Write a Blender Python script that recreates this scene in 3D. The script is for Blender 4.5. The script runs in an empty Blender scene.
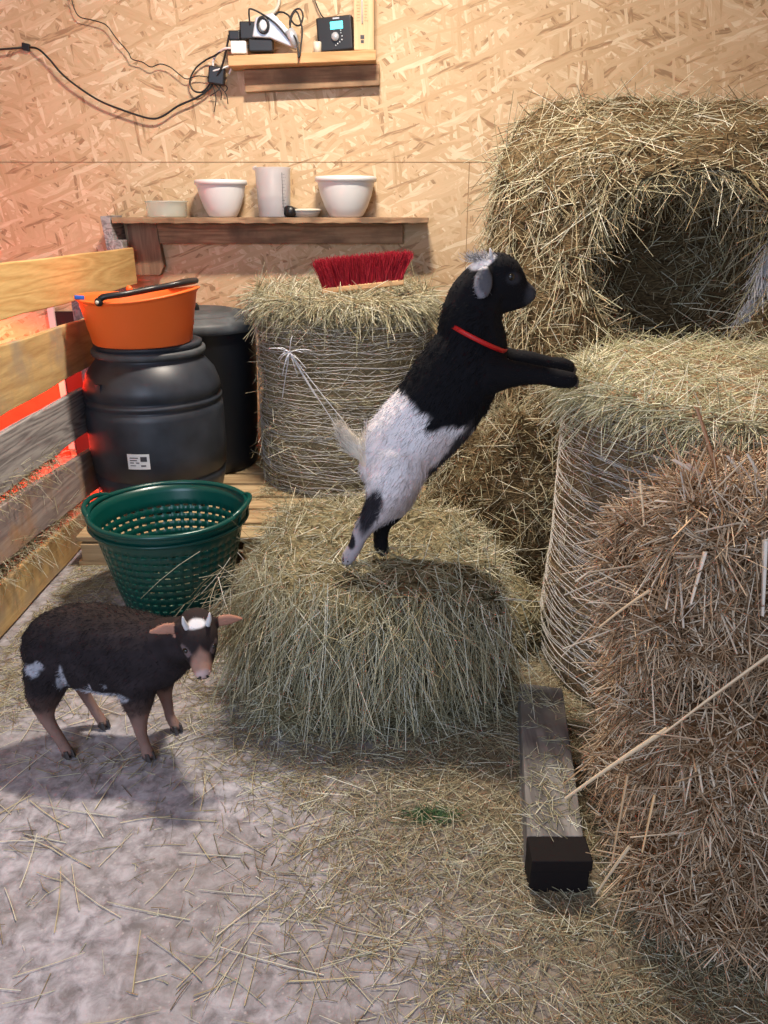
import bpy, math
import numpy as np
from mathutils import Vector
rng = np.random.default_rng(7)
PI = math.pi
SC = bpy.context.scene
COL = SC.collection

# ------------------------------------------------------------------ camera, world, lights, exposure
CAM_H, PITCH, FPX = 1.3, math.radians(21.5), 769.0
cd = bpy.data.cameras.new('camera'); cam = bpy.data.objects.new('camera', cd); COL.objects.link(cam)
cam.location = (0, 0, CAM_H); cam.rotation_euler = (PI/2 - PITCH, 0, 0)
cd.sensor_fit = 'VERTICAL'; cd.sensor_height = 24; cd.lens = 24*FPX/1024; cd.clip_start = 0.05
SC.camera = cam
SC.view_settings.view_transform = 'Standard'; SC.view_settings.look = 'None'
SC.view_settings.gamma = 1; SC.view_settings.use_curve_mapping = False
SC.view_settings.exposure = 0.0
w = bpy.data.worlds.new('sky'); SC.world = w; w.use_nodes = True
w.node_tree.nodes['Background'].inputs[0].default_value = (0.62, 0.72, 1.0, 1)
w.node_tree.nodes['Background'].inputs[1].default_value = 0.5
def lamp(name, kind, loc, target, power, color, **kw):
    l = bpy.data.lights.new(name, kind); o = bpy.data.objects.new(name, l); COL.objects.link(o)
    o.location = loc
    o.rotation_euler = (Vector(target) - Vector(loc)).to_track_quat('-Z', 'Y').to_euler()
    l.energy = power; l.color = color
    for k, v in kw.items(): setattr(l, k, v)
    return o
lamp('ceiling_lamp', 'AREA', (-0.10, 2.62, 3.02), (-0.10, 2.5, 0), 110, (1.0, 0.88, 0.74), shape='RECTANGLE', size=0.35, size_y=0.16)
lamp('doorway_daylight', 'AREA', (-1.3, -1.6, 1.9), (-0.5, 2.0, 0.3), 74, (0.66, 0.78, 1.0), shape='RECTANGLE', size=1.8, size_y=2.0)
lamp('heat_lamp', 'SPOT', (-2.05, 3.45, 1.02), (-2.25, 3.62, 0), 420, (1.0, 0.04, 0.010), spot_size=math.radians(132), spot_blend=0.25, shadow_soft_size=0.06)

# ------------------------------------------------------------------ helpers
def at(u, v, Y):
    """point at depth Y seen at photo position (u, v)"""
    x = (u-384)/FPX; y = -(v-512)/FPX
    F = math.cos(PITCH)+y*math.sin(PITCH); U = -math.sin(PITCH)+y*math.cos(PITCH)
    t = Y/F
    return np.array([x*t, Y, CAM_H+U*t])

def ident(o, label, cat, group=None, kind=None):
    if label: o['label'] = label
    if cat: o['category'] = cat
    if group: o['group'] = group
    if kind: o['kind'] = kind
    return o
def empty(name, loc, label, cat, group=None, kind=None):
    o = bpy.data.objects.new(name, None); COL.objects.link(o); o.location = loc; o.empty_display_size = .05
    return ident(o, label, cat, group, kind)
def wloc(o):
    p = np.zeros(3)
    while o is not None: p += np.array(o.location); o = o.parent
    return p
def obj(name, V, F, mat, parent=None, origin=None, smooth=True, col=None, mats=None, midx=None):
    """V (n,3) world coordinates; F list of polygons or (m,4)/(m,3) array"""
    V = np.asarray(V, float)
    base = wloc(parent) if parent is not None else np.zeros(3)
    if origin is None: origin = base if parent is not None else np.array([V[:,0].mean(), V[:,1].mean(), V[:,2].min()])
    origin = np.asarray(origin, float)
    me = bpy.data.meshes.new(name)
    if isinstance(F, np.ndarray):
        k = F.shape[1]; starts = np.arange(0, F.size, k); tot = np.full(len(F), k); flat = F.ravel()
    else:
        tot = np.array([len(f) for f in F]); flat = np.fromiter((i for f in F for i in f), dtype=np.int64, count=int(tot.sum()))
        starts = np.concatenate([[0], np.cumsum(tot)[:-1]])
    me.vertices.add(len(V)); me.vertices.foreach_set('co', (V-origin).astype(np.float32).ravel())
    me.loops.add(len(flat)); me.loops.foreach_set('vertex_index', flat.astype(np.int32))
    me.polygons.add(len(tot)); me.polygons.foreach_set('loop_start', starts.astype(np.int32))
    me.polygons.foreach_set('loop_total', tot.astype(np.int32))
    me.polygons.foreach_set('use_smooth', np.full(len(tot), smooth))
    for m in (mats or [mat]): me.materials.append(m)
    if midx is not None: me.polygons.foreach_set('material_index', np.asarray(midx, dtype=np.int32))
    if col is not None:
        a = me.color_attributes.new('tint', 'FLOAT_COLOR', 'POINT')
        c = np.ones((len(V), 4), np.float32); c[:, :3] = col; a.data.foreach_set('color', c.ravel())
    me.update(calc_edges=True); me.validate()
    o = bpy.data.objects.new(name, me); COL.objects.link(o)
    o.location = origin - base
    if parent is not None: o.parent = parent
    return o
def struct(o): o['kind'] = 'structure'; return o
def bevel(o, w=.003, seg=2):
    m = o.modifiers.new('bevel', 'BEVEL'); m.width = w; m.segments = seg; m.limit_method = 'ANGLE'; return o
def subsurf(o, n=1):
    m = o.modifiers.new('subsurf', 'SUBSURF'); m.levels = n; m.render_levels = n; return o

class MB:
    def __init__(s): s.V = []; s.F = []; s.n = 0
    def add(s, V, F):
        V = np.asarray(V, float); s.V.append(V)
        s.F += [[i+s.n for i in f] for f in F]; s.n += len(V); return s
    def box(s, c, size, rot=(0,0,0)):
        from mathutils import Euler
        R = np.array(Euler(rot).to_matrix()); h = np.array(size)/2
        P = np.array([[x,y,z] for x in (-1,1) for y in (-1,1) for z in (-1,1)])*h
        return s.add(P@R.T+np.array(c), [(0,1,3,2),(4,6,7,5),(0,4,5,1),(2,3,7,6),(0,2,6,4),(1,5,7,3)])
    def quadboard(s, A, B, C, D, off):
        """board with face corners A B C D, thickened by vector off"""
        P = [np.array(p, float) for p in (A,B,C,D)]; P += [p+np.array(off) for p in P]
        return s.add(P, [(0,1,2,3),(7,6,5,4),(0,4,5,1),(1,5,6,2),(2,6,7,3),(3,7,4,0)])
    def tube(s, pts, r, sides=8, closed=False, smooth=0):
        P = np.array(pts, float)
        if smooth: P = spline(P, smooth, closed)
        n = len(P); r = np.broadcast_to(np.asarray(r, float), (n,)) if np.ndim(r)==0 or len(np.atleast_1d(r))==n else np.interp(np.linspace(0,1,n), np.linspace(0,1,len(r)), r)
        T = np.roll(P,-1,0)-np.roll(P,1,0)
        if not closed: T[0] = P[1]-P[0]; T[-1] = P[-1]-P[-2]
        T /= np.linalg.norm(T,axis=1,keepdims=True)+1e-12
        up = np.array([0,0,1.]) if abs(T[0][2])<.9 else np.array([1.,0,0])
        V = []
        for i in range(n):
            a = np.cross(T[i], up); a /= np.linalg.norm(a)+1e-12; b = np.cross(a, T[i]); up = b
            for k in range(sides):
                q = 2*PI*k/sides; V.append(P[i]+r[i]*(math.cos(q)*a+math.sin(q)*b))
        F = []
        for i in range(n if closed else n-1):
            j = (i+1)%n
            for k in range(sides): F.append((i*sides+k, i*sides+(k+1)%sides, j*sides+(k+1)%sides, j*sides+k))
        if not closed: F.append(tuple(range(sides))[::-1]); F.append(tuple((n-1)*sides+k for k in range(sides)))
        return s.add(V, F)
    def lathe(s, prof, c, segs=64, sx=1., sy=1., tilt=None, caps=True):
        """prof [(r,z)...] about the vertical through c"""
        V = []; F = []; n = len(prof)
        for r, z in prof:
            for k in range(segs):
                q = 2*PI*k/segs; V.append((r*sx*math.cos(q), r*sy*math.sin(q), z))
        for i in range(n-1):
            for k in range(segs): F.append((i*segs+k, i*segs+(k+1)%segs, (i+1)*segs+(k+1)%segs, (i+1)*segs+k))
        if caps and prof[0][0] > 1e-5: F.append(tuple(range(segs))[::-1])
        if caps and prof[-1][0] > 1e-5: F.append(tuple((n-1)*segs+k for k in range(segs)))
        V = np.array(V)
        if tilt is not None:
            from mathutils import Euler
            V = V@np.array(Euler(tilt).to_matrix()).T
        return s.add(V+np.array(c), F)
    def ball(s, c, r, seg=16, rings=10, rot=None):
        V = []; F = []
        for i in range(rings+1):
            a = PI*i/rings
            for k in range(seg): q = 2*PI*k/seg; V.append((math.sin(a)*math.cos(q), math.sin(a)*math.sin(q), math.cos(a)))
        for i in range(rings):
            for k in range(seg): F.append((i*seg+k, (i+1)*seg+k, (i+1)*seg+(k+1)%seg, i*seg+(k+1)%seg))
        V = np.array(V)*np.array(r)
        if rot is not None:
            from mathutils import Euler
            V = V@np.array(Euler(rot).to_matrix()).T
        return s.add(V+np.array(c), F)
    def build(s, name, mat, parent=None, origin=None, smooth=True): 
        return obj(name, np.concatenate(s.V), s.F, mat, parent, origin, smooth)
def autosmooth(o, ang=40):
    me = o.data
    # mark sharp edges by angle so flat faces stay flat
    import bmesh
    bm = bmesh.new(); bm.from_mesh(me)
    for e in bm.edges:
        if len(e.link_faces)==2 and e.calc_face_angle(0) > math.radians(ang): e.smooth = False
    bm.to_mesh(me); bm.free(); return o
def spline(P, k, closed=False):
    P = np.asarray(P, float); n = len(P); out = []
    rngi = n if closed else n-1
    for i in range(rngi):
        p0 = P[(i-1)%n] if closed or i>0 else P[0]; p1 = P[i]; p2 = P[(i+1)%n]; p3 = P[(i+2)%n] if closed or i+2<n else P[-1]
        for j in range(k):
            t = j/k
            out.append(.5*((2*p1)+(-p0+p2)*t+(2*p0-5*p1+4*p2-p3)*t*t+(-p0+3*p1-3*p2+p3)*t**3))
    if not closed: out.append(P[-1])
    return np.array(out)
_ph = rng.uniform(0, 2*PI, (12, 3)); _dr = rng.normal(size=(12, 3)); _dr /= np.linalg.norm(_dr,axis=1,keepdims=True)
def noise3(P, scale=1., seed=0):
    """smooth pseudo-noise in about -1..1"""
    P = np.asarray(P, float)*scale; o = np.zeros(P.shape[:-1])
    for i in range(8):
        j = (i+seed*3)%12; f = 1+.45*i
        o += np.sin(P@_dr[j]*f*2.1+_ph[j,0]+seed*1.7+1.6*np.sin(P@_dr[(j+5)%12]*f*1.3+_ph[j,1]))/(1+.35*i)
    return o/2.6
# ------------------------------------------------------------------ strands (hay, straw, fur)
def strands(P, D, L, R, bend, C, seg=2, droop=None):
    """P,D (n,3) start + unit direction, L (n), R (n) radius, bend (n,3) sideways offset at the tip, C (n,3) colour. 3-sided tubes."""
    n = len(P); ref = np.tile(np.array([0,0,1.]), (n,1)); ref[np.abs(D[:,2])>.9] = (1,0,0)
    a = np.cross(D, ref); a /= np.linalg.norm(a,axis=1,keepdims=True)+1e-9; b = np.cross(a, D)
    V = np.zeros((n, seg+1, 3, 3), np.float32)
    for i in range(seg+1):
        t = i/seg
        c = P+D*(L*t)[:,None]+bend*(t*t)
        rr = R*(1-.35*t)
        for k in range(3):
            q = 2*PI*k/3
            V[:,i,k] = c+(math.cos(q)*a+math.sin(q)*b)*rr[:,None]
    base = (np.arange(n)*(seg+1)*3)[:,None]
    loc = []
    for i in range(seg):
        for k in range(3): loc.append([i*3+k, i*3+(k+1)%3, (i+1)*3+(k+1)%3, (i+1)*3+k])
    F = (base[:,:,None]+np.array(loc)[None]).reshape(-1,4)
    return V.reshape(-1,3), F, np.repeat(C, (seg+1)*3, axis=0)
def tris_of(V, F):
    F = np.asarray(F)
    return np.concatenate([F[:,[0,1,2]], F[:,[0,2,3]]]) if F.shape[1]==4 else F
def sample(V, F, n, keep=None, g=rng):
    T = tris_of(V, F); A, B, C = V[T[:,0]], V[T[:,1]], V[T[:,2]]
    N = np.cross(B-A, C-A); ar = np.linalg.norm(N,axis=1); N = N/(ar[:,None]+1e-12)
    wgt = ar.copy()
    if keep is not None: wgt = wgt*keep((A+B+C)/3, N)
    i = g.choice(len(T), n, p=wgt/wgt.sum())
    r1 = np.sqrt(g.random(n)); r2 = g.random(n)
    P = A[i]*(1-r1)[:,None]+B[i]*(r1*(1-r2))[:,None]+C[i]*(r1*r2)[:,None]
    return P, N[i]
def unit(v): return v/(np.linalg.norm(v,axis=1,keepdims=True)+1e-9)
def palette(n, cols, spread=.10, g=rng):
    cols = np.array(cols, float); k = len(cols)
    i = g.integers(0, k, n); j = g.integers(0, k, n); t = g.random(n)[:,None]
    t = np.where(t<.5, t*.5, 1-(1-t)*.5); c = cols[i]*(1-t)+cols[j]*t
    return np.clip(c*(1+g.normal(0, spread, n))[:,None], .01, .95)
HAY = [(.30,.27,.15), (.52,.48,.31), (.66,.62,.44), (.20,.175,.10), (.42,.42,.28), (.78,.76,.62), (.34,.27,.15)]
HAY_LIT = [(.40,.37,.21), (.60,.57,.36), (.74,.71,.50), (.28,.26,.14), (.52,.53,.32), (.82,.80,.64)]  # brighter hay: lamplight on a bale top put into the colour
HAYD = [(.26,.19,.10), (.40,.31,.18), (.48,.40,.25), (.17,.12,.06), (.62,.56,.40)]
STRAW = [(.44,.28,.16), (.62,.44,.27), (.21,.125,.065), (.66,.51,.34), (.42,.28,.165), (.76,.64,.48), (.28,.17,.09)]
def hay_strands(P, N, length=(.05,.14), rad=(.0006,.0013), lift=.35, bias=None, bw=0., cols=HAY, bend=.35, sink=.01, g=rng):
    n = len(P); rad = (rad[0]*1.15, rad[1]*1.35); r = g.normal(size=(n,3))
    t = unit(r-N*np.sum(r*N,axis=1,keepdims=True))
    if bias is not None:
        b = np.broadcast_to(np.asarray(bias, float), (n,3)) 
        t = unit(t+bw*(b-N*np.sum(b*N,axis=1,keepdims=True)))
    D = unit(t+N*(g.normal(0, lift, n)**1)[:,None].clip(-.05, 1.2))
    L = g.uniform(*length, n)*g.choice([.6,1,1,1.5], n)
    B = unit(g.normal(size=(n,3)))*(L*bend*g.random(n))[:,None]; B[:,2] -= L*.16
    Rr = g.uniform(*rad, n)
    return strands(P-N*sink-D*(L*.35)[:,None]*.6, D, L, Rr, B, palette(n, cols, g=g))
def merge(parts):
    V = []; F = []; C = []; n = 0
    for v, f, c in parts: V.append(v); F.append(f+n); C.append(c); n += len(v)
    return np.concatenate(V), np.concatenate(F), np.concatenate(C)

# ------------------------------------------------------------------ materials
def newmat(name):
    m = bpy.data.materials.new(name); m.use_nodes = True; nt = m.node_tree
    return m, nt, nt.nodes['Principled BSDF']
def N(nt, t, **kw):
    n = nt.nodes.new(t)
    for k, v in kw.items():
        if k.startswith('i_'): n.inputs[k[2:].replace('_',' ')].default_value = v
        else: setattr(n, k, v)
    return n
def rgba(c): return (c[0], c[1], c[2], 1)
def plain(name, c, rough=.5, metal=0., spec=.5, noise=.0, nscale=30, bump=0., trans=0., alpha=1., emit=None, sss=0.):
    m, nt, b = newmat(name); b.inputs['Base Color'].default_value = rgba(c); b.inputs['Roughness'].default_value = rough
    b.inputs['Metallic'].default_value = metal; b.inputs['Specular IOR Level'].default_value = spec
    b.inputs['Transmission Weight'].default_value = trans
    if emit: b.inputs['Emission Color'].default_value = rgba(emit[0]); b.inputs['Emission Strength'].default_value = emit[1]
    if noise or bump:
        tc = N(nt,'ShaderNodeTexCoord'); nz = N(nt,'ShaderNodeTexNoise'); nz.inputs['Scale'].default_value = nscale; nz.inputs['Detail'].default_value = 6
        nt.links.new(tc.outputs['Object'], nz.inputs['Vector'])
        if noise:
            r = N(nt,'ShaderNodeValToRGB'); r.color_ramp.elements[0].position=.3; r.color_ramp.elements[1].position=.7
            r.color_ramp.elements[0].color = rgba([x*(1-noise) for x in c]); r.color_ramp.elements[1].color = rgba([min(1,x*(1+noise)+noise*.02) for x in c])
            nt.links.new(nz.outputs['Fac'], r.inputs['Fac']); nt.links.new(r.outputs['Color'], b.inputs['Base Color'])
        if bump:
            bp = N(nt,'ShaderNodeBump'); bp.inputs['Strength'].default_value = bump; bp.inputs['Distance'].default_value=.003
            nt.links.new(nz.outputs['Fac'], bp.inputs['Height']); nt.links.new(bp.outputs['Normal'], b.inputs['Normal'])
    return m
def tinted(name, rough=.75, spec=.25, sss=0):
    m, nt, b = newmat(name); a = N(nt,'ShaderNodeAttribute', attribute_name='tint')
    nt.links.new(a.outputs['Color'], b.inputs['Base Color']); b.inputs['Roughness'].default_value = rough; b.inputs['Specular IOR Level'].default_value = spec
    return m
def fibrous(name, cols, scale=60, rough=.9):
    """matted stalks: stretched noise"""
    m, nt, b = newmat(name); tc = N(nt,'ShaderNodeTexCoord')
    mp = N(nt,'ShaderNodeMapping'); mp.inputs['Scale'].default_value = (.35,.35,1.3)
    nz = N(nt,'ShaderNodeTexNoise'); nz.inputs['Scale'].default_value = scale; nz.inputs['Detail'].default_value = 6; nz.inputs['Distortion'].default_value = 2.5
    r = N(nt,'ShaderNodeValToRGB'); e = r.color_ramp.elements; e[0].position=.35; e[1].position=.68
    e[0].color = rgba(cols[0]); e[1].color = rgba(cols[1])
    bp = N(nt,'ShaderNodeBump'); bp.inputs['Strength'].default_value=.9; bp.inputs['Distance'].default_value=.01
    nt.links.new(tc.outputs['Object'], mp.inputs['Vector']); nt.links.new(mp.outputs['Vector'], nz.inputs['Vector'])
    nt.links.new(nz.outputs['Fac'], r.inputs['Fac']); nt.links.new(r.outputs['Color'], b.inputs['Base Color'])
    nt.links.new(nz.outputs['Fac'], bp.inputs['Height']); nt.links.new(bp.outputs['Normal'], b.inputs['Normal'])
    b.inputs['Roughness'].default_value = rough; b.inputs['Specular IOR Level'].default_value=.1
    return m
def wood(name, light, dark, axis='Y', ring=9., rough=.75, contrast=1., knots=False, dirt=None):
    m, nt, b = newmat(name); L = nt.links; tc = N(nt,'ShaderNodeTexCoord'); mp = N(nt,'ShaderNodeMapping')
    s = {'X':(.8,9,9), 'Y':(9,.8,9), 'Z':(9,9,.8)}[axis]; mp.inputs['Scale'].default_value = s
    L.new(tc.outputs['Object'], mp.inputs['Vector'])
    n1 = N(nt,'ShaderNodeTexNoise'); n1.inputs['Scale'].default_value = .9; n1.inputs['Detail'].default_value=2; n1.inputs['Distortion'].default_value=.6
    L.new(mp.outputs['Vector'], n1.inputs['Vector'])
    mu = N(nt,'ShaderNodeMath', operation='MULTIPLY'); mu.inputs[1].default_value = ring; L.new(n1.outputs['Fac'], mu.inputs[0])
    fr = N(nt,'ShaderNodeMath', operation='PINGPONG'); fr.inputs[1].default_value=.5; L.new(mu.outputs[0], fr.inputs[0])
    n2 = N(nt,'ShaderNodeTexNoise'); n2.inputs['Scale'].default_value = 14; n2.inputs['Detail'].default_value=6; L.new(mp.outputs['Vector'], n2.inputs['Vector'])
    ad = N(nt,'ShaderNodeMath', operation='MULTIPLY_ADD'); ad.inputs[1].default_value=.9; L.new(n2.outputs['Fac'], ad.inputs[0]); L.new(fr.outputs[0], ad.inputs[2])
    r = N(nt,'ShaderNodeValToRGB'); e = r.color_ramp.elements; e[0].position=.4; e[1].position=.4+.55/contrast
    e[0].color = rgba(dark); e[1].color = rgba(light); L.new(ad.outputs[0], r.inputs['Fac'])
    out = r.outputs['Color']
    if dirt is not None:
        n3 = N(nt,'ShaderNodeTexNoise'); n3.inputs['Scale'].default_value = 6; n3.inputs['Detail'].default_value=8; L.new(tc.outputs['Object'], n3.inputs['Vector'])
        r3 = N(nt,'ShaderNodeValToRGB'); r3.color_ramp.elements[0].position=.48; r3.color_ramp.elements[1].position=.68; L.new(n3.outputs['Fac'], r3.inputs['Fac'])
        mx = N(nt,'ShaderNodeMix', data_type='RGBA'); L.new(r3.outputs['Color'], mx.inputs['Factor']); L.new(out, mx.inputs['A']); mx.inputs['B'].default_value = rgba(dirt); out = mx.outputs['Result']
    L.new(out, b.inputs['Base Color'])
    bp = N(nt,'ShaderNodeBump'); bp.inputs['Strength'].default_value=.35; bp.inputs['Distance'].default_value=.002; L.new(ad.outputs[0], bp.inputs['Height']); L.new(bp.outputs['Normal'], b.inputs['Normal'])
    b.inputs['Roughness'].default_value = rough; b.inputs['Specular IOR Level'].default_value=.25
    return m
def osb(name, axis='XZ', base=1.0):
    m, nt, b = newmat(name); L = nt.links; tc = N(nt,'ShaderNodeTexCoord'); sp = N(nt,'ShaderNodeSeparateXYZ'); L.new(tc.outputs['Object'], sp.inputs[0])
    cb = N(nt,'ShaderNodeCombineXYZ'); L.new(sp.outputs[axis[0]], cb.inputs['X']); L.new(sp.outputs[axis[1]], cb.inputs['Y'])
    # slight warp
    wn = N(nt,'ShaderNodeTexNoise'); wn.inputs['Scale'].default_value=9; L.new(cb.outputs[0], wn.inputs['Vector'])
    wv = N(nt,'ShaderNodeVectorMath', operation='MULTIPLY_ADD'); wv.inputs[1].default_value=(.02,.02,0); L.new(wn.outputs['Color'], wv.inputs[0]); L.new(cb.outputs[0], wv.inputs[2])
    cur = None; hcur = None
    for k, (ang, sx, sy, th) in enumerate([(0,5.5,24,-1),(12,6,34,.3),(-28,6,38,.45),(66,8,46,.6),(-58,7.5,48,.62),(31,6,44,.6),(-9,5.5,40,.62),(47,8,56,.7),(-38,7,52,.68),(20,6.5,50,.7),(82,8,60,.78),(-20,6,56,.72)]):
        mp = N(nt,'ShaderNodeMapping'); mp.inputs['Rotation'].default_value=(0,0,math.radians(ang)); mp.inputs['Location'].default_value=(k*3.7,k*1.3,0)
        L.new(wv.outputs[0], mp.inputs['Vector'])
        m2 = N(nt,'ShaderNodeVectorMath', operation='MULTIPLY'); m2.inputs[1].default_value=(sx,sy,1); L.new(mp.outputs[0], m2.inputs[0])
        vo = N(nt,'ShaderNodeTexVoronoi', voronoi_dimensions='2D'); vo.inputs['Scale'].default_value=1; L.new(m2.outputs[0], vo.inputs['Vector'])
        se = N(nt,'ShaderNodeSeparateColor'); L.new(vo.outputs['Color'], se.inputs[0])
        r = N(nt,'ShaderNodeValToRGB'); e = r.color_ramp.elements
        cols = [(.36,.23,.13),(.54,.37,.21),(.60,.43,.26),(.65,.48,.30),(.76,.62,.43)]
        e[0].color = rgba([x*base for x in cols[0]]); e[0].position=.0; e[1].color = rgba([x*base for x in cols[4]]); e[1].position=1
        for p, c in ((.08,cols[1]),(.4,cols[2]),(.8,cols[3])):
            q = e.new(p); q.color = rgba([x*base for x in c])
        # fibre streaks along the flake
        fn = N(nt,'ShaderNodeTexNoise', noise_dimensions='2D'); fn.inputs['Scale'].default_value=2.2; fn.inputs['Detail'].default_value=3; L.new(m2.outputs[0], fn.inputs['Vector'])
        ma = N(nt,'ShaderNodeMath', operation='MULTIPLY_ADD'); ma.inputs[1].default_value=.5; L.new(fn.outputs['Fac'], ma.inputs[0]); 
        mb_ = N(nt,'ShaderNodeMath', operation='SUBTRACT'); L.new(se.outputs['Green'], mb_.inputs[0]); mb_.inputs[1].default_value=.25; L.new(mb_.outputs[0], ma.inputs[2])
        L.new(ma.outputs[0], r.inputs['Fac'])
        if cur is None: cur = r.outputs['Color']; hcur = se.outputs['Green']
        else:
            gt = N(nt,'ShaderNodeMath', operation='GREATER_THAN'); gt.inputs[1].default_value=th; L.new(se.outputs['Red'], gt.inputs[0])
            mx = N(nt,'ShaderNodeMix', data_type='RGBA'); L.new(gt.outputs[0], mx.inputs['Factor']); L.new(cur, mx.inputs['A']); L.new(r.outputs['Color'], mx.inputs['B']); cur = mx.outputs['Result']
            mh = N(nt,'ShaderNodeMix', data_type='FLOAT'); L.new(gt.outputs[0], mh.inputs['Factor']); L.new(hcur, mh.inputs['A']); L.new(se.outputs['Blue'], mh.inputs['B']); hcur = mh.outputs['Result']
    L.new(cur, b.inputs['Base Color']); b.inputs['Roughness'].default_value=.62; b.inputs['Specular IOR Level'].default_value=.3
    bp = N(nt,'ShaderNodeBump'); bp.inputs['Strength'].default_value=.35; bp.inputs['Distance'].default_value=.0015; L.new(hcur, bp.inputs['Height']); L.new(bp.outputs['Normal'], b.inputs['Normal'])
    return m
def concrete(name):
    m, nt, b = newmat(name); L = nt.links; tc = N(nt,'ShaderNodeTexCoord')
    def nz(s, d=8, dist=0.):
        n = N(nt,'ShaderNodeTexNoise'); n.inputs['Scale'].default_value=s; n.inputs['Detail'].default_value=d; n.inputs['Roughness'].default_value=.65; n.inputs['Distortion'].default_value=dist; L.new(tc.outputs['Object'], n.inputs['Vector']); return n
    def ramp(src, a, b_, ca, cb):
        r = N(nt,'ShaderNodeValToRGB'); e = r.color_ramp.elements; e[0].position=a; e[1].position=b_; e[0].color=rgba(ca); e[1].color=rgba(cb); L.new(src, r.inputs['Fac']); return r
    a = nz(28, 10, .4); ra = ramp(a.outputs['Fac'], .34, .64, (.17,.155,.165), (.50,.48,.52))
    c = nz(3.0, 6); rc = ramp(c.outputs['Fac'], .42, .66, (0,0,0), (1,1,1))
    mx = N(nt,'ShaderNodeMix', data_type='RGBA'); mx.inputs['B'].default_value=(.22,.19,.17,1); L.new(ra.outputs['Color'], mx.inputs['A'])
    mm = N(nt,'ShaderNodeMath', operation='MULTIPLY'); mm.inputs[1].default_value=.55; L.new(rc.outputs['Color'], mm.inputs[0]); L.new(mm.outputs[0], mx.inputs['Factor'])
    # brown hay dust trodden in towards the bales (+X)
    sp = N(nt,'ShaderNodeSeparateXYZ'); L.new(tc.outputs['Object'], sp.inputs[0])
    s1 = N(nt,'ShaderNodeMath', operation='MULTIPLY_ADD'); s1.inputs[1].default_value=.55; L.new(sp.outputs['Y'], s1.inputs[0]); L.new(sp.outputs['X'], s1.inputs[2])
    s2 = N(nt,'ShaderNodeMath', operation='MULTIPLY_ADD'); s2.inputs[1].default_value=.5; L.new(c.outputs['Fac'], s2.inputs[0]); L.new(s1.outputs[0], s2.inputs[2])
    rd = ramp(s2.outputs[0], .55, 1.0, (0,0,0), (1,1,1)); 
    m3 = N(nt,'ShaderNodeMix', data_type='RGBA'); L.new(rd.outputs['Color'], m3.inputs['Factor']); L.new(mx.outputs['Result'], m3.inputs['A'])
    f = nz(70, 8, 1.); rf = ramp(f.outputs['Fac'], .35, .65, (.10,.075,.045), (.30,.25,.17)); L.new(rf.outputs['Color'], m3.inputs['B'])
    # pale specks
    v = N(nt,'ShaderNodeTexVoronoi'); v.inputs['Scale'].default_value=55; L.new(tc.outputs['Object'], v.inputs['Vector'])
    rv = ramp(v.outputs['Distance'], .10, .17, (1,1,1), (0,0,0)); m4 = N(nt,'ShaderNodeMix', data_type='RGBA'); m4.inputs['B'].default_value=(.52,.49,.47,1)
    mm4 = N(nt,'ShaderNodeMath', operation='MULTIPLY'); mm4.inputs[1].default_value=.5; L.new(rv.outputs['Color'], mm4.inputs[0]); L.new(mm4.outputs[0], m4.inputs['Factor']); L.new(m3.outputs['Result'], m4.inputs['A'])
    L.new(m4.outputs['Result'], b.inputs['Base Color']); b.inputs['Roughness'].default_value=.8; b.inputs['Specular IOR Level'].default_value=.3
    bp = N(nt,'ShaderNodeBump'); bp.inputs['Strength'].default_value=.6; bp.inputs['Distance'].default_value=.004; L.new(a.outputs['Fac'], bp.inputs['Height']); L.new(bp.outputs['Normal'], b.inputs['Normal'])
    return m

M = {}
M['osb'] = osb('osb_board'); M['osb_side'] = osb('osb_board_side', 'YZ')
M['floor'] = concrete('concrete_floor')
M['strand'] = tinted('dry_stalks', .6, .3)
M['fur'] = tinted('animal_hair', .7, .25); M['skin'] = tinted('animal_coat', .85, .15)
M['haycore'] = fibrous('matted_hay', ((.05,.04,.02), (.30,.26,.15)))
M['haydark'] = fibrous('matted_brown_hay', ((.035,.022,.010), (.19,.135,.07)))
M['strawcore'] = fibrous('matted_straw', ((.05,.025,.010), (.28,.15,.07)))
M['pine_y'] = wood('pine_board', (.72,.50,.22), (.56,.34,.13), 'Y', 8, contrast=.8)
M['pine_dirty'] = wood('dusty_pine_board', (.66,.47,.22), (.48,.30,.13), 'Y', 6, dirt=(.40,.31,.21), contrast=.8)
M['grey_y'] = wood('weathered_grey_board', (.40,.38,.38), (.19,.175,.18), 'Y', 14, contrast=1.1)
M['mauve_y'] = wood('weathered_purple_board', (.42,.35,.33), (.24,.19,.19), 'Y', 6, dirt=(.45,.27,.16))
M['shelfwood'] = wood('brown_shelf_wood', (.42,.27,.16), (.24,.14,.08), 'X', 7, dirt=(.17,.11,.07))
M['shelfwood_z'] = wood('brown_upright_wood', (.34,.22,.14), (.20,.12,.08), 'Z', 5)
M['palewood_x'] = wood('pale_shelf_wood', (.66,.42,.22), (.50,.29,.13), 'X', 5, contrast=.8)
M['palewood_z'] = wood('pale_upright_wood', (.74,.52,.32), (.62,.40,.22), 'Z', 5, contrast=.8)
M['palletwood'] = wood('pallet_wood', (.58,.43,.25), (.36,.24,.13), 'X', 6, dirt=(.42,.34,.20))
M['beam'] = wood('weathered_timber', (.27,.255,.24), (.12,.11,.105), 'Y', 5, dirt=(.16,.14,.12))
M['beam_end'] = plain('tarred_end_grain', (.010,.007,.007), .8, spec=.2, bump=.5, nscale=40)
M['black'] = plain('black_plastic', (.012,.012,.014), .38)
M['rubber'] = plain('black_cable', (.010,.010,.012), .5)
M['barrel'] = plain('dark_grey_drum_plastic', (.024,.030,.042), .42, noise=.28, nscale=9, bump=.1)
M['bin'] = plain('black_bin_plastic', (.010,.013,.020), .45)
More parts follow.
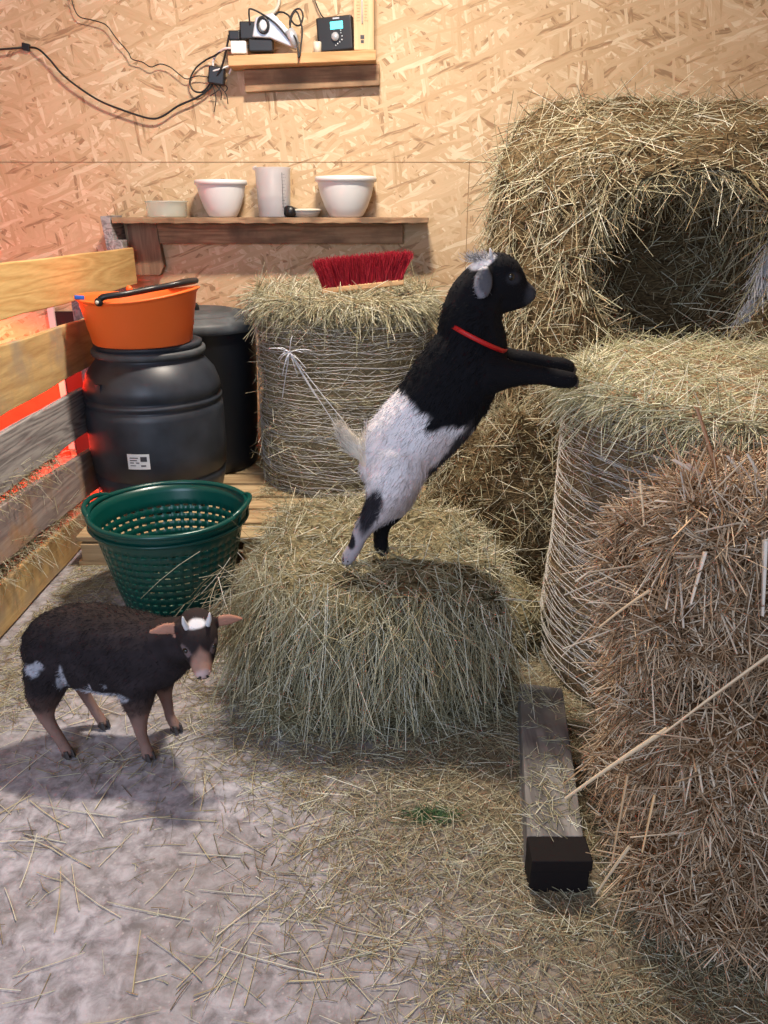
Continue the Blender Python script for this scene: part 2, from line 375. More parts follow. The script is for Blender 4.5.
M['lid'] = plain('dusty_black_lid', (.075,.085,.095), .55, noise=.35, nscale=12)
M['orange'] = plain('orange_tub_plastic', (.95,.17,.03), .42)
M['green'] = plain('green_basket_plastic', (.001,.060,.050), .28)
M['white'] = plain('white_plastic', (.80,.80,.80), .35)
M['cream'] = plain('cream_plastic', (.66,.62,.52), .5)
M['silver'] = plain('silver_grey_plastic', (.55,.58,.63), .3, metal=.3)
M['red'] = plain('red_bristles', (.42,.012,.025), .4)
M['collar'] = plain('red_collar', (.50,.010,.010), .5)
M['blue'] = plain('blue_plastic', (.02,.12,.55), .5)
M['label'] = plain('paper_label', (.78,.80,.82), .5)
M['ink'] = plain('dark_print', (.05,.05,.06), .6)
M['lcd'] = plain('cyan_display', (.1,.6,.6), .3, emit=((.10,.75,.80), 1.6))
M['glass'] = plain('clear_glass', (.93,.97,.95), .04, trans=1.); M['glass'].node_tree.nodes['Principled BSDF'].inputs['IOR'].default_value=1.35
def milky(name, c, a):
    m, nt, b = newmat(name); b.inputs['Base Color'].default_value=rgba(c); b.inputs['Roughness'].default_value=.3; b.inputs['Alpha'].default_value=a
    return m
M['milky'] = milky('translucent_jug_plastic', (.74,.73,.76), .50)
M['milkylid'] = milky('translucent_lid_plastic', (.74,.74,.70), .75)
M['thinglass'] = milky('pale_green_glass', (.72,.78,.70), .38); M['thinglass'].node_tree.nodes['Principled BSDF'].inputs['Roughness'].default_value=.08
M['net'] = plain('bale_net', (.66,.64,.60), .45)
M['netblue'] = plain('white_bale_net', (.74,.76,.82), .45)
M['netcore'] = fibrous('netted_hay', ((.15,.11,.06), (.42,.35,.22)), 80)
M['netbrown'] = fibrous('netted_brown_hay', ((.13,.085,.045), (.38,.27,.16)), 80)
M['horn'] = plain('pale_horn', (.62,.62,.62), .4)
M['eye'] = plain('dark_wet_eye', (.01,.008,.006), .08)
M['greens'] = plain('green_needles', (.03,.09,.03), .6)
M['joint'] = plain('dark_seam', (.30,.19,.10), .9)
M['pinkwood'] = plain('pale_batten', (.75,.70,.68), .6)

# ------------------------------------------------------------------ the setting
WY = 4.15
def slab(name, c, s, mat): return struct(MB().box(c, s).build(name, mat, smooth=False))
slab('floor', (-.5, 1.4, -.05), (6.2, 7.0, .1), M['floor'])
slab('wall_back', (-.5, WY+.03, 1.6), (6.2, .06, 3.2), M['osb'])
slab('wall_left', (-3.53, 1.7, 1.6), (.06, 4.9, 3.2), M['osb_side'])
slab('wall_right', (2.53, 1.7, 1.6), (.06, 4.9, 3.2), M['osb_side'])
slab('ceiling', (-.5, 1.9, 3.23), (6.2, 5.4, .06), M['palewood_x'])
j = MB()      # panel joints of the wall boards
j.box((-.5, WY-.0006, 1.515), (6.0, .002, .003)); j.box((.42, WY-.0006, .75), (.0035, .002, 1.53))
struct(j.build('trim_1', M['joint'], smooth=False))
b = MB().box((-1.745, WY-.012, .55), (.035, .024, 1.0)); struct(bevel(b.build('trim_2', M['pinkwood'], smooth=False)))
M['redlit'] = plain('red_lamplit_board', (.62,.085,.030), .7, noise=.12, nscale=14); M['maroon'] = plain('dim_red_board', (.030,.006,.008), .9)  # heat lamp's red glow and its dim edge put into these colours
slab('trim_3', (-2.65, WY-.006, .31), (1.77, .012, .64), M['redlit'])  # added panel, coloured with the red glow of the heat lamp
slab('trim_4', (-1.60, WY-.006, .40), (.255, .012, .80), M['maroon'])  # added panel, darkened to the dim red beside the glow

# ------------------------------------------------------------------ slat fence on the left
FX = -1.24
fence = empty('slat_fence', (FX, 2.7, 0), 'low fence of five horizontal wooden boards along the left side beside the dark drum', 'fence')
def board(name, Y0, z0b, z0t, Y1, z1b, z1t, mat, label, th=-.026, dx=0.):
    n = 14; V = []; F = []
    for i in range(n+1):
        t = i/n; y = Y0+(Y1-Y0)*t; zb = z0b+(z1b-z0b)*t; zt = z0t+(z1t-z0t)*t
        wob = .003*math.sin(i*1.9+z0b*20)
        if i in (n,): y2 = y
        V += [(FX+dx, y, zb+wob), (FX+dx, y, zt+wob*.5), (FX+dx+th, y, zt+wob*.5), (FX+dx+th, y, zb+wob)]
    for i in range(n):
        for k in range(4): F.append((i*4+k, i*4+(k+1)%4, (i+1)*4+(k+1)%4, (i+1)*4+k))
    F.append((0,3,2,1)); F.append(tuple(n*4+k for k in range(4)))
    o = obj(name, V, F, mat, fence, smooth=False); bevel(o, .004); o['label'] = label; return o
board('board', 1.4, .975, 1.146, 4.02, .948, 1.122, M['pine_y'], 'fresh yellow pine board at the top')
board('board', 1.4, .66, .905, 3.55, .69, .872, M['pine_dirty'], 'dusty yellow board, second from the top', dx=.004)
board('board', 1.4, .44, .635, 3.16, .432, .612, M['grey_y'], 'weathered grey board with swirling grain')
board('board', 1.4, .29, .47, 3.5, .15, .33, M['mauve_y'], 'purple-grey weathered board', dx=.006)
board('board', 1.4, .012, .20, 3.5, .006, .12, M['pine_dirty'], 'pale board lying on the floor at the bottom')
for y in (1.5, 3.42, 3.98):
    o = MB().box((FX-.062, y, .56 if y<3.9 else .6), (.07, .07, 1.12)).build('post', M['grey_y'], fence, smooth=False); bevel(o)

# ------------------------------------------------------------------ pallet on the floor at the back
PX0, PX1, PY0, PY1, PZ = -1.19, .19, 2.72, 3.98, .125
pal = empty('pallet', ((PX0+PX1)/2, (PY0+PY1)/2, 0), 'wooden pallet on the floor beneath the drum, bin and netted round bale', 'pallet')
yy = PY0
for i, wd in enumerate((.125,.14,.12,.15,.125,.14,.12,.14)):
    o = MB().box(((PX0+PX1)/2, yy+wd/2, PZ-.011), (PX1-PX0, wd, .022), (0, 0, .004*((i%3)-1))).build('deck_board', M['palletwood'], pal, smooth=False); bevel(o, .004); yy += wd+.024
for x in (PX0+.06, (PX0+PX1)/2, PX1-.06):
    o = MB().box((x, (PY0+PY1)/2, PZ-.022-.0465), (.09, PY1-PY0, .075)).build('stringer', M['palletwood'], pal, smooth=False); bevel(o)
    o = MB().box((x, (PY0+PY1)/2, .0135), (.12, PY1-PY0, .020)).build('bottom_board', M['palletwood'], pal, smooth=False)

# ------------------------------------------------------------------ dark drum, tub, bin, basket
BX, BY = -.965, 3.185; b0 = PZ+.002
prof = [(0,0),(.225,0),(.245,.012),(.255,.04),(.268,.10),(.274,.13),(.268,.138),(.268,.146),(.276,.154),(.282,.25),(.282,.40),(.279,.425),(.272,.432),(.272,.440),(.280,.448),(.280,.458),(.270,.465),(.270,.474),(.279,.482),(.272,.52),(.258,.565),(.238,.605),(.226,.622),(.226,.632),(.240,.636),(.243,.645),(.240,.654),(.228,.656),(.228,.664),(.236,.668),(.236,.682),(.226,.686),(.20,.686),(.195,.672),(0,.672)]
prof = [(r_*(1-.09*min(1,max(0,(z_-.56)/.07))), z_*.985) for r_, z_ in prof]; BT = b0+.686*.985
drum = empty('storage_drum', (BX, BY, b0), 'dark grey ribbed plastic drum beneath the orange tub', 'drum')
MB().lathe(prof, (BX,BY,b0), 96).build('body', M['barrel'], drum)
MB().lathe([(.205,.625),(.224,.625),(.227,.633),(.227,.643),(.224,.650),(.205,.650)], (BX,BY,b0), 96).build('clamp_ring', M['lid'], drum)
def on_drum(ang, z, r): return np.array([BX+r*math.cos(ang), BY+r*math.sin(ang), z])
def patch(a0, a1, z0, z1, r, mat, name, parent, c=(BX,BY), th=.0015, n=6):
    V = []; F = []
    for i in range(n+1):
        a = a0+(a1-a0)*i/n
        for rr, z in ((r,z0),(r,z1),(r+th,z1),(r+th,z0)): V.append((c[0]+rr*math.cos(a), c[1]+rr*math.sin(a), z))
    for i in range(n):
        for k in range(4): F.append((i*4+k, i*4+(k+1)%4, (i+1)*4+(k+1)%4, (i+1)*4+k))
    F.append((0,3,2,1)); F.append(tuple(n*4+k for k in range(4)))
    return obj(name, V, F, mat, parent, smooth=False)
aL = math.atan2(-1, -.02)
lb = patch(aL-.155, aL+.155, .338, .400, .2822, M['label'], 'sticker', drum); lb['label'] = 'white printed sticker'
lines = MB()
V = []; F = []
for (a0, a1, z0, z1) in [(-.12,.0,.345,.349),(-.12,-.02,.335,.339),(-.12,.01,.325,.329),(-.12,-.04,.314,.317),(.03,.12,.332,.352),(.03,.10,.312,.318)]:
    n0 = len(V)
    for a, z in ((a0,z0),(a1,z0),(a1,z1),(a0,z1)): V.append(tuple(on_drum(aL+a, z+.038, .2842)))
    F.append((n0,n0+1,n0+2,n0+3))
obj('printed_lines', V, F, M['ink'], lb, smooth=False)
patch(aL-.62, aL-.50, .62, .665, .262, M['barrel'], 'moulded_badge', drum, th=.012)

TZ = BT+.001
UX, UY = -.968, 3.13
tub = empty('rubber_tub', (UX, UY, TZ), 'flexible orange tub standing on top of the dark drum', 'tub')
tp = [(0,.0),(.186,.0),(.193,.008),(.200,.055),(.202,.058),(.209,.115),(.211,.118),(.219,.172),(.227,.184),(.233,.186),(.233,.192),(.224,.194),(.217,.180),(.192,.06),(.182,.012),(0,.010)]
o = MB().lathe(tp, (0,0,0), 96).build('body', M['orange'], None, origin=(0,0,0))
V = np.array([v.co[:] for v in o.data.vertices])
def tubz(a): return -.004+.014*np.cos(a)+.010*np.cos(2*a)
V[:,2] += (V[:,2]/.19)*tubz(np.arctan2(V[:,1],V[:,0]))*np.clip(np.hypot(V[:,0],V[:,1])/.2,0,1); V[:,0] *= 1+.15*V[:,2]
o.data.vertices.foreach_set('co', V.ravel()); o.parent = tub
def rim(a, dz=0, k=1.0): return (UX+.238*k*math.cos(a), UY+.231*k*math.sin(a), TZ+.190+tubz(a)+dz)
h = MB().tube([rim(-1.88,.012,1.02), rim(-1.80,.024,1.0), rim(-1.5,.028,.86), (UX+.09,UY-.13,TZ+.216), rim(-.45,.026,.86), rim(.05,.024,.95), rim(.5,.024,.93), rim(.95,.024,.93), rim(1.25,.014,.99)], .0115, 10, smooth=6).build('handle', M['black'], tub); h['label'] = 'black grip handle'
MB().ball(rim(-1.88,.006,1.05), (.016,.010,.016)).build('handle_eyelet', M['black'], tub)
MB().ball(rim(-1.88,.006,1.09), (.007,.005,.007)).build('eyelet_pin', M['cream'], tub)
k_ = MB().box(rim(-2.45,.010,.97), (.035,.02,.014), (0,.1,.4)).build('clip', M['blue'], tub, smooth=False); bevel(k_); k_['label']='blue clip on the rim'
MB().ball(rim(2.0,.012,1.0), (.014,.012,.014)).build('handle_knob', M['orange'], tub)

KX, KY = -.878, 3.67; k0 = PZ+.002
bn = empty('round_bin', (KX, KY, k0), 'tall black round bin with a dusty grey lid behind the drum', 'bin')
MB().lathe([(0,0),(.235,0),(.245,.01),(.25,.06),(.275,.65),(.283,.665),(.283,.68),(.272,.68),(.0,.67)], (KX,KY,k0), 96).build('body', M['bin'], bn)
MB().lathe([(r_,z_+.05) for r_,z_ in [(.290,.606),(.297,.610),(.297,.640),(.288,.655),(.262,.660),(.255,.670),(.235,.676),(.228,.668),(.20,.668),(.192,.684),(.17,.690),(.05,.690),(0,.690)]], (KX,KY,k0), 96).build('lid', M['lid'], bn)
MB().tube([(KX-.10,KY-.02,k0+.740),(KX-.095,KY-.02,k0+.762),(KX+.0,KY-.02,k0+.766),(KX+.015,KY-.02,k0+.740)], .011, 8, smooth=5).build('lid_handle', M['black'], bn)

# basket
GX, GY = -.750, 2.50
bk = empty('round_basket', (GX, GY, 0), 'dark green perforated plastic basket on the floor in front of the drum', 'basket')
def brad(z): return .185+(.262-.185)*(z/.33)**.9
NA, rows = 46, 9; zs = [0.004]; z = .03
lev = []
zs = [.004,.022]
for i in range(rows): zs += [zs[-1]+.0070, zs[-1]+.0070+.0210]
zs += [.285, .30, .33]
V = []; F = []; NS = NA*2
for z in zs:
    for k in range(NS):
        a = 2*PI*((k//2)+(0 if k%2==0 else .44))/NA
        V.append((GX+brad(z)*math.cos(a), GY+brad(z)*math.sin(a), z))
for i in range(len(zs)-1):
    for k in range(NS):
        if 1 <= i <= 2*rows and i%2==1 and k%2==1: continue
        F.append((i*NS+k, i*NS+(k+1)%NS, (i+1)*NS+(k+1)%NS, (i+1)*NS+k))
o = obj('side_wall', V, F, M['green'], bk, smooth=True)
m = o.modifiers.new('solid','SOLIDIFY'); m.thickness=.004; m.offset=0
# bottom with slots
V = []; F = []; rr_ = [0.02,.05,.065,.10,.115,.15,.165,.186]
for r in rr_:
    for k in range(64): a = 2*PI*k/64; V.append((GX+r*math.cos(a), GY+r*math.sin(a), .006))
for i in range(len(rr_)-1):
    for k in range(64):
        if i%2==0 and k%4 in (1,2) and i<6: continue
        F.append((i*64+k, i*64+(k+1)%64, (i+1)*64+(k+1)%64, (i+1)*64+k))
F.append(tuple(range(64)))
o = obj('bottom', V, F, M['green'], bk, smooth=False); m = o.modifiers.new('solid','SOLIDIFY'); m.thickness=.004; m.offset=0
def rimdip(a): return .0
t = MB()
ring = [(GX+.268*math.cos(a), GY+.268*math.sin(a), .331+.010*abs(math.cos(a))**8) for a in np.linspace(0,2*PI,96,endpoint=False)]
t.tube(ring, .0095, 10, closed=True)
t.lathe([(.262,.292),(.272,.292),(.275,.297),(.272,.302),(.262,.302)], (GX,GY,0), 96, caps=False)
t.lathe([(.2605,.30),(.268,.30),(.271,.33),(.262,.335)], (GX,GY,0), 96, caps=False)
t.build('rim', M['green'], bk)
for sgn in (1,-1):
    a0 = 0 if sgn==1 else PI
    hp = [(GX+r*math.cos(a0+d), GY+r*math.sin(a0+d), z) for d, r, z in ((-.42,.266,.338),(-.30,.276,.350),(-.12,.280,.358),(.12,.280,.358),(.30,.276,.350),(.42,.266,.338))]
    q = MB().tube(hp, .009, 8, smooth=6)
    for d in (-.3, 0, .3): q.tube([(GX+.279*math.cos(a0+d), GY+.279*math.sin(a0+d), .356-.02*abs(d)), (GX+.268*math.cos(a0+d), GY+.268*math.sin(a0+d), .300)], .005, 6)
    q.build('handle', M['green'], bk)

# ------------------------------------------------------------------ long shelf with dishes
sh = empty('wall_shelf', (-.55, 4.05, 1.262), 'rough brown plank shelf on the wall above the drums and round bale', 'shelf')
SZ = 1.262
n = 40; V = []; F = []
for i in range(n+1):
    x = -1.31+1.525*i/n; w1 = .004*math.sin(i*1.3)+.003*math.sin(i*2.9)
    V += [(x,3.955+w1,SZ-.026+.002*math.sin(i*2.1)), (x,3.955+w1*.6,SZ), (x,WY,SZ), (x,WY,SZ-.026)]
for i in range(n):
    for k in range(4): F.append((i*4+k, (i+1)*4+k, (i+1)*4+(k+1)%4, i*4+(k+1)%4))
F.append((0,1,2,3)); F.append(tuple(n*4+k for k in (3,2,1,0)))
bevel(obj('shelf_board', V, F, M['shelfwood'], sh, smooth=False), .003)
bevel(MB().box((-.525, WY-.02, 1.185), (1.24,.04,.095)).build('cleat', M['shelfwood'], sh, smooth=False))
q = MB(); A=[(-1.285,4.10,1.235),(-1.14,4.10,1.235),(-1.12,4.10,1.03),(-1.145,4.10,.985),(-1.285,4.10,.985)]
q.add(A+[(x,WY,z) for x,y,z in A], [(4,3,2,1,0),(5,6,7,8,9)]+[(i,(i+1)%5,5+(i+1)%5,5+i) for i in range(5)])
o = q.build('side_board', M['shelfwood_z'], sh, smooth=False); bevel(o)
o = MB().box((-1.335, 4.05, 1.19), (.045, .19, .16), (0,-.08,0)).build('end_bracket', M['grey_y'], sh, smooth=False); bevel(o)

def bowl(u0, u1, vt, vb, label, Y=4.05):
    a = at(u0, vt, Y); b_ = at(u1, vt, Y); cx = (a[0]+b_[0])/2; r = (b_[0]-a[0])/2; H = a[2]-SZ-.001
    e = empty('mixing_bowl', (cx, Y, SZ+.001), label, 'bowl', 'white plastic bowls on the long shelf')
    p = [(0,0),(.50*r,0),(.55*r,.006),(.70*r,.25*H),(.84*r,.55*H),(.92*r,.82*H),(.93*r,.86*H),(1.0*r,.87*H),(1.0*r,.985*H),(.965*r,H),(.93*r,.97*H),(.89*r,.82*H),(.66*r,.25*H),(.48*r,.03*H),(0,.03*H)]
    MB().lathe(p, (cx,Y,SZ+.001), 72).build('bowl_body', M['white'], e)
    MB().box((cx, Y+r*.96, SZ+H*.93), (.035,.02,.012)).build('grip_tab', M['white'], e)
bowl(194.5, 246.5, 180, 217, 'smaller white plastic bowl on the long shelf, left of the measuring jug')
bowl(315, 376.5, 176.5, 217, 'larger white plastic bowl on the long shelf, right of the measuring jug')
# jug
a = at(253,168,4.05); c1 = at(292,168,4.05); jx = (a[0]+c1[0])/2; jr = (c1[0]-a[0])/2*.93; jh = a[2]-SZ
jug = empty('measuring_jug', (jx,4.05,SZ+.001), 'tall translucent measuring jug between the two white bowls', 'jug')
MB().lathe([(0,0),(.86*jr,0),(.88*jr,.004),(.97*jr,jh*.97),(1.02*jr,jh),(.99*jr,jh+.001),(.95*jr,jh*.97),(.855*jr,.006),(0,.006)], (jx,4.05,SZ+.001), 64).build('jug_body', M['milky'], jug)
MB().lathe([(0,.007),(.84*jr,.007),(.885*jr,jh*.42),(0,jh*.42)], (jx,4.05,SZ+.001), 48).build('powder_fill', M['white'], jug)
MB().tube([(jx-jr*.90,4.05,SZ+jh*.99),(jx-jr*1.10,4.05,SZ+jh*1.0)], [.014,.006], 10).build('spout', M['milky'], jug)
q = MB()
for i in range(12):
    a_ = math.radians(-55); rj = jr*(.885+.09*(.15+.065*i)); 
    for d in (np.linspace(0,.22 if i%2 else .34,4)[:-1]):
        q.box((jx+(rj+.0005)*math.cos(a_+d+.05), 4.05+(rj+.0005)*math.sin(a_+d+.05), SZ+jh*(.15+.065*i)), (.004,.001,.0015), (0,0,a_+d+PI/2))
q.box((jx+jr*.96*math.cos(math.radians(-52)), 4.05+jr*.96*math.sin(math.radians(-52)), SZ+jh*.55), (.002,.002,jh*.7), (0,0,0))
q.build('scale_marks', M['ink'], jug, smooth=False)
# glass dish
a = at(145,201,4.05); c1 = at(187,201,4.05); gx = (a[0]+c1[0])/2; gr = (c1[0]-a[0])/2; gh = a[2]-SZ
o = MB().lathe([(0,0),(.9*gr,0),(.95*gr,.006),(.97*gr,gh*.9),(1.02*gr,gh*.92),(1.02*gr,gh),(.95*gr,gh),(.93*gr,gh*.5),(.88*gr,.010),(0,.008)], (gx,4.05,SZ+.001), 64).build('glass_dish', M['thinglass'])
ident(o, 'low round clear glass dish at the left end of the long shelf', 'dish')
# shallow dish with lid
d = empty('storage_dish', tuple(at(305,215,4.07)*[1,1,0]+[0,0,SZ+.001]), 'shallow round cream dish with lid lying behind the black cup, beside the larger bowl', 'dish')
dx = d.location.x; MB().lathe([(0,0),(.06,0),(.075,.02),(.078,.028),(0,.028)], (dx,4.07,SZ+.001), 48).build('dish_body', M['milkylid'], d)
MB().lathe([(0,.0285),(.082,.0285),(.084,.034),(.07,.038),(.02,.040),(0,.040)], (dx,4.07,SZ+.001), 48).build('lid', M['cream'], d)
p = at(288,209.5,3.985); q = MB()
ax = np.array([-.35,-.9,.05]); ax /= np.linalg.norm(ax)
o = MB().tube([p-ax*0+[0,0,0], p-ax*.03, p-ax*.09], [.026,.026,.020], 20); o = o.build('small_cup', M['black']); 
zmin = min(v.co.z for v in o.data.vertices); o.location.z += SZ+.0005-(o.location.z+zmin)
ident(o, 'small black cup lying on its side at the shelf edge beside the jug', 'cup')

# ------------------------------------------------------------------ small upper shelf with plugs, radio, thermometer
U0 = at(228,56,4.02); U1 = at(376,50,4.02); uz0, uz1 = U0[2], U1[2]; us = empty('small_wall_shelf', ((U0[0]+U1[0])/2, 4.08, uz0), 'short pale wooden shelf high on the wall holding radio and plugs', 'shelf')
def ux(u): return at(u,50,4.02)[0]
def uz(x): return uz0+(uz1-uz0)*(x-U0[0])/(U1[0]-U0[0])
q = MB(); q.quadboard((U0[0],4.01,uz0-.042),(U1[0],4.01,uz1-.042),(U1[0],4.01,uz1),(U0[0],4.01,uz0),(0,WY-4.01,0)); bevel(q.build('shelf_board', M['palewood_x'], us, smooth=False), .003)
q = MB(); q.quadboard((U0[0]+.055,4.10,uz0-.135),(U1[0]+.015,4.10,uz1-.13),(U1[0]+.015,4.10,uz1-.043),(U0[0]+.055,4.10,uz0-.043),(0,WY-4.10,0)); bevel(q.build('cleat', M['shelfwood'], us, smooth=False), .003)
# thermometer board
x0, x1 = ux(354), ux(374); zt = 2.45
th = empty('wall_thermometer', ((x0+x1)/2, 4.035, uz1), 'long wooden thermometer standing at the right end of the small shelf', 'thermometer')
bevel(MB().box(((x0+x1)/2, 4.035, (uz1+.001+zt)/2), (x1-x0, .018, zt-uz1-.001)).build('backing_board', M['palewood_z'], th, smooth=False))
xm = x0+(x1-x0)*.42
MB().tube([(xm,4.023,uz1+.105),(xm,4.023,zt-.03)], .0035, 8).build('glass_tube', M['white'], th)
q = MB()
for i in range(26):
    for s in (-1,1): q.box((xm+s*(.016 if i%5 else .018), 4.0253, uz1+.115+i*.012), (.012 if i%5 else .017,.0008,.0014))
q.build('scale_marks', M['joint'], th, smooth=False)
q = MB(); q.box((xm,4.0253,uz1+.052),(.018,.001,.016)); q.box((xm,4.0253,uz1+.034),(.014,.001,.012)); q.build('printed_badge', M['ink'], th, smooth=False)
# radio
from mathutils import Matrix
def rotbox(mb, c, off, size, rz=0, ry=0):
    R = np.array((Matrix.Rotation(rz,3,'Z')@Matrix.Rotation(ry,3,'Y'))); mb.box(np.array(c)+R@np.array(off), size, (0,ry,rz)); return mb
xr = ux(336.5); rc = (xr,4.07,uz(xr)); ra = empty('radio', rc, 'small black radio with a lit cyan display on the small high shelf', 'radio')
rz, ry = -.16, -.06
bevel(rotbox(MB(), rc, (0,0,.075), (.165,.055,.138), rz, ry).build('case', M['black'], ra, smooth=False), .008, 3)
rotbox(MB(), rc, (.012,-.0285,.107), (.058,.003,.030), rz, ry).build('display', M['lcd'], ra, smooth=False)
rotbox(MB(), rc, (.012,-.0285,.134), (.03,.003,.006), rz, ry).build('maker_badge', M['silver'], ra, smooth=False)
R3 = np.array(Matrix.Rotation(rz,3,'Z')@Matrix.Rotation(ry,3,'Y'))
kc = np.array(rc)+R3@np.array((.004,-.028,.062)); MB().tube([kc, kc+R3@np.array((0,-.012,0))], .017, 20).build('dial', M['silver'], ra)
q = MB()
for dx_, dz_ in ((.03,.075),(.034,.062),(.033,.048),(.022,.040),(.012,.034),(.002,.028),(.03,.085)): q.ball(np.array(rc)+R3@np.array((dx_,-.029,dz_)), (.0035,.003,.0035), 8, 6)
q.build('button', M['silver'], ra)
# pale roll beside radio
pp = at(316,43,4.02); o = MB().lathe([(.008,0),(.018,0),(.018,.045),(.008,.045)], (ux(317),4.05,uz(ux(317))+.001), 24).build('tape_roll', M['cream']); ident(o,'small pale roll standing left of the radio','tape roll')
# socket strip, plugs
ss = empty('socket_strip', (ux(275),4.07,uz(ux(275))), 'silver grey multi-socket block tilted on the left of the small high shelf', 'socket strip')
a1 = at(256,25,4.0); a2 = at(298,40,4.0)
V = [at(255,17,4.03),at(272,12,4.03),at(300,42,4.03),at(296,49,4.03),at(270,38,4.03),at(252,37,4.03)]
V = [np.array(v) for v in V]; V = V+[v+[0,.05,0] for v in V]
o = obj('housing', V, [(5,4,3,2,1,0),(6,7,8,9,10,11)]+[(i,(i+1)%6,6+(i+1)%6,6+i) for i in range(6)], M['silver'], ss, smooth=False); bevel(o,.006,3)
p = at(263,25,4.022); q = MB(); q.tube([(p[0]+.024*math.cos(t_),p[1],p[2]+.03*math.sin(t_)) for t_ in np.linspace(0,2*PI,24,endpoint=False)], .006, 8, closed=True); q.build('socket_ring', M['black'], ss)
MB().ball(p+[0,.006,0], (.017,.006,.022)).build('socket_insert', M['white'], ss)
MB().tube([at(289,30,4.03), at(292,36,4.03), at(296,46,4.03)], [.02,.024,.018], 14).build('cable_gland', M['silver'], ss)
def plug(u0,v0,u1,v1,Y,mat,label,dep=.05,rz=0):
    A = at(u0,v0,Y); B = at(u1,v1,Y); c_ = (A+B)/2; zb = min(A[2],B[2])
    e = empty('power_plug', (c_[0], Y+dep/2, zb), label, 'plug', 'plugs and adapters on the small shelf')
    w_ = abs(B[0]-A[0]); h_ = abs(A[2]-B[2])
    bevel(MB().box((c_[0],Y+dep/2,zb+h_/2),(w_,dep,h_),(0,rz,0)).build('plug_body', mat, e, smooth=False),.006,3)
    MB().tube([(c_[0]-w_*.35,Y+dep/2,zb+h_*.5),(c_[0]-w_*.62,Y+dep/2,zb+h_*.45)], .008, 8).build('cord_sleeve', mat, e)
plug(230,40.5,246.5,53.5,4.03,M['white'],'white cube plug at the left end of the small shelf')
plug(228,30,240,40,4.04,M['black'],'black plug resting on the white cube plug')
plug(239,21,256,39,4.04,M['black'],'large black adapter plugged in left of the round socket')
plug(248,38.5,273,51.5,4.045,M['black'],'wide black adapter lying beneath the silver socket block')
def cable(name, pts, r, mat, label, cat='cable', Y=4.125, sm=6, group=None):
    P = [at(p[0],p[1],p[2] if len(p)>2 else Y) for p in pts]
    o = MB().tube(P, r, 7, smooth=sm).build(name, mat); ident(o, label, cat, group); return o
cable('wall_cable', [(-60,52),(-10,50),(12,48.5),(26,47.5,4.14),(38,49),(50,60),(62,74),(78,87),(100,101),(125,111),(150,118.5),(163,116),(178,106),(196,98),(208,90),(214,82),(222,70)], .0048, M['rubber'], 'thick black cable sagging across the wall from the left edge', Y=4.115)
cable('wall_cable', [(70,-8),(74,8),(80,17),(92,20),(106,25),(116,38),(128,52),(132,59),(142,62),(151,67),(160,64),(170,67),(180,75),(187,79),(197,76),(208,77)], .0025, M['rubber'], 'thin dark cable running down the wall from the top edge', Y=4.12)
cable('electric_cable', [(229,36,4.05),(226,50,4.06),(222,66,4.08),(216,78,4.1)], .005, M['rubber'], 'black cord dropping from the black plug beside the small shelf')
cable('electric_cable', [(231,50,4.05),(224,50,4.07),(214,56,4.1),(206,60,4.12),(196,68,4.12),(190,80,4.12),(193,90,4.12),(202,92,4.12),(210,84,4.12)], .004, M['rubber'], 'black cord looping left of the junction block')
cable('electric_cable', [(231,48,4.04),(224,49,4.06),(217,54,4.1),(213,62,4.12),(214,70,4.12)], .005, M['white'], 'white cord hanging from the white cube plug')
cable('electric_cable', [(250,25,4.04),(249,12,4.03),(251,9,4.03),(262,14,4.03),(276,24,4.02),(288,38,4.02),(294,47,4.03)], .004, M['rubber'], 'black cord bent over the silver socket block')
cable('electric_cable', [(273,16,4.05),(280,12,4.05),(288,15,4.04),(294,24,4.03),(300,25,4.02),(303,16,4.02),(300,9,4.02),(294,11,4.02),(290,20,4.02),(291,30,4.02),(297,42,4.0),(299,58,3.99),(301,44,4.0),(302,28,4.01),(297,12,4.02),(292,16,4.02),(290,28,4.02),(289,38,4.02)], .004, M['rubber'], 'coiled black cord in the middle of the small shelf')
cable('electric_cable', [(280,-8),(278,6),(272,14),(266,18)], .008, M['cream'], 'pale cable running up the wall above the socket block')
cable('electric_cable', [(312,-8),(317,6),(322,16),(326,19,4.09)], .003, M['rubber'], 'thin dark aerial wire running up the wall above the radio')
jb = empty('junction_block', tuple(at(217,77,4.11)), 'black cable connector block hanging on the wall left of the small shelf', 'connector')
A = at(217,76,4.115); bevel(MB().box(A, (.075,.045,.075), (0,.15,0)).build('block', M['black'], jb, smooth=False), .006)
q = MB()
for s, (u, v) in enumerate([(214,112),(221,100),(228,104),(210,96),(225,92)]): q.tube([at(212+s*3,84,4.11), at((212+s*3+u)/2+3,(84+v)/2,4.10), at(u,v,4.125)], .0022, 6, smooth=4)
q.build('wire_tail', M['rubber'], jb); MB().tube([at(210,72,4.1),at(220,69,4.09),at(231,66,4.1),at(229,74,4.1)], .004, 7, smooth=4).build('wire_tail', M['white'], jb)
o = MB().box(at(26,47,4.14), (.035,.02,.03), (0,.2,0)).build('cable_clip', M['black'], smooth=False); bevel(o); ident(o,'small black clip holding the thick cable on the wall at far left','clip')

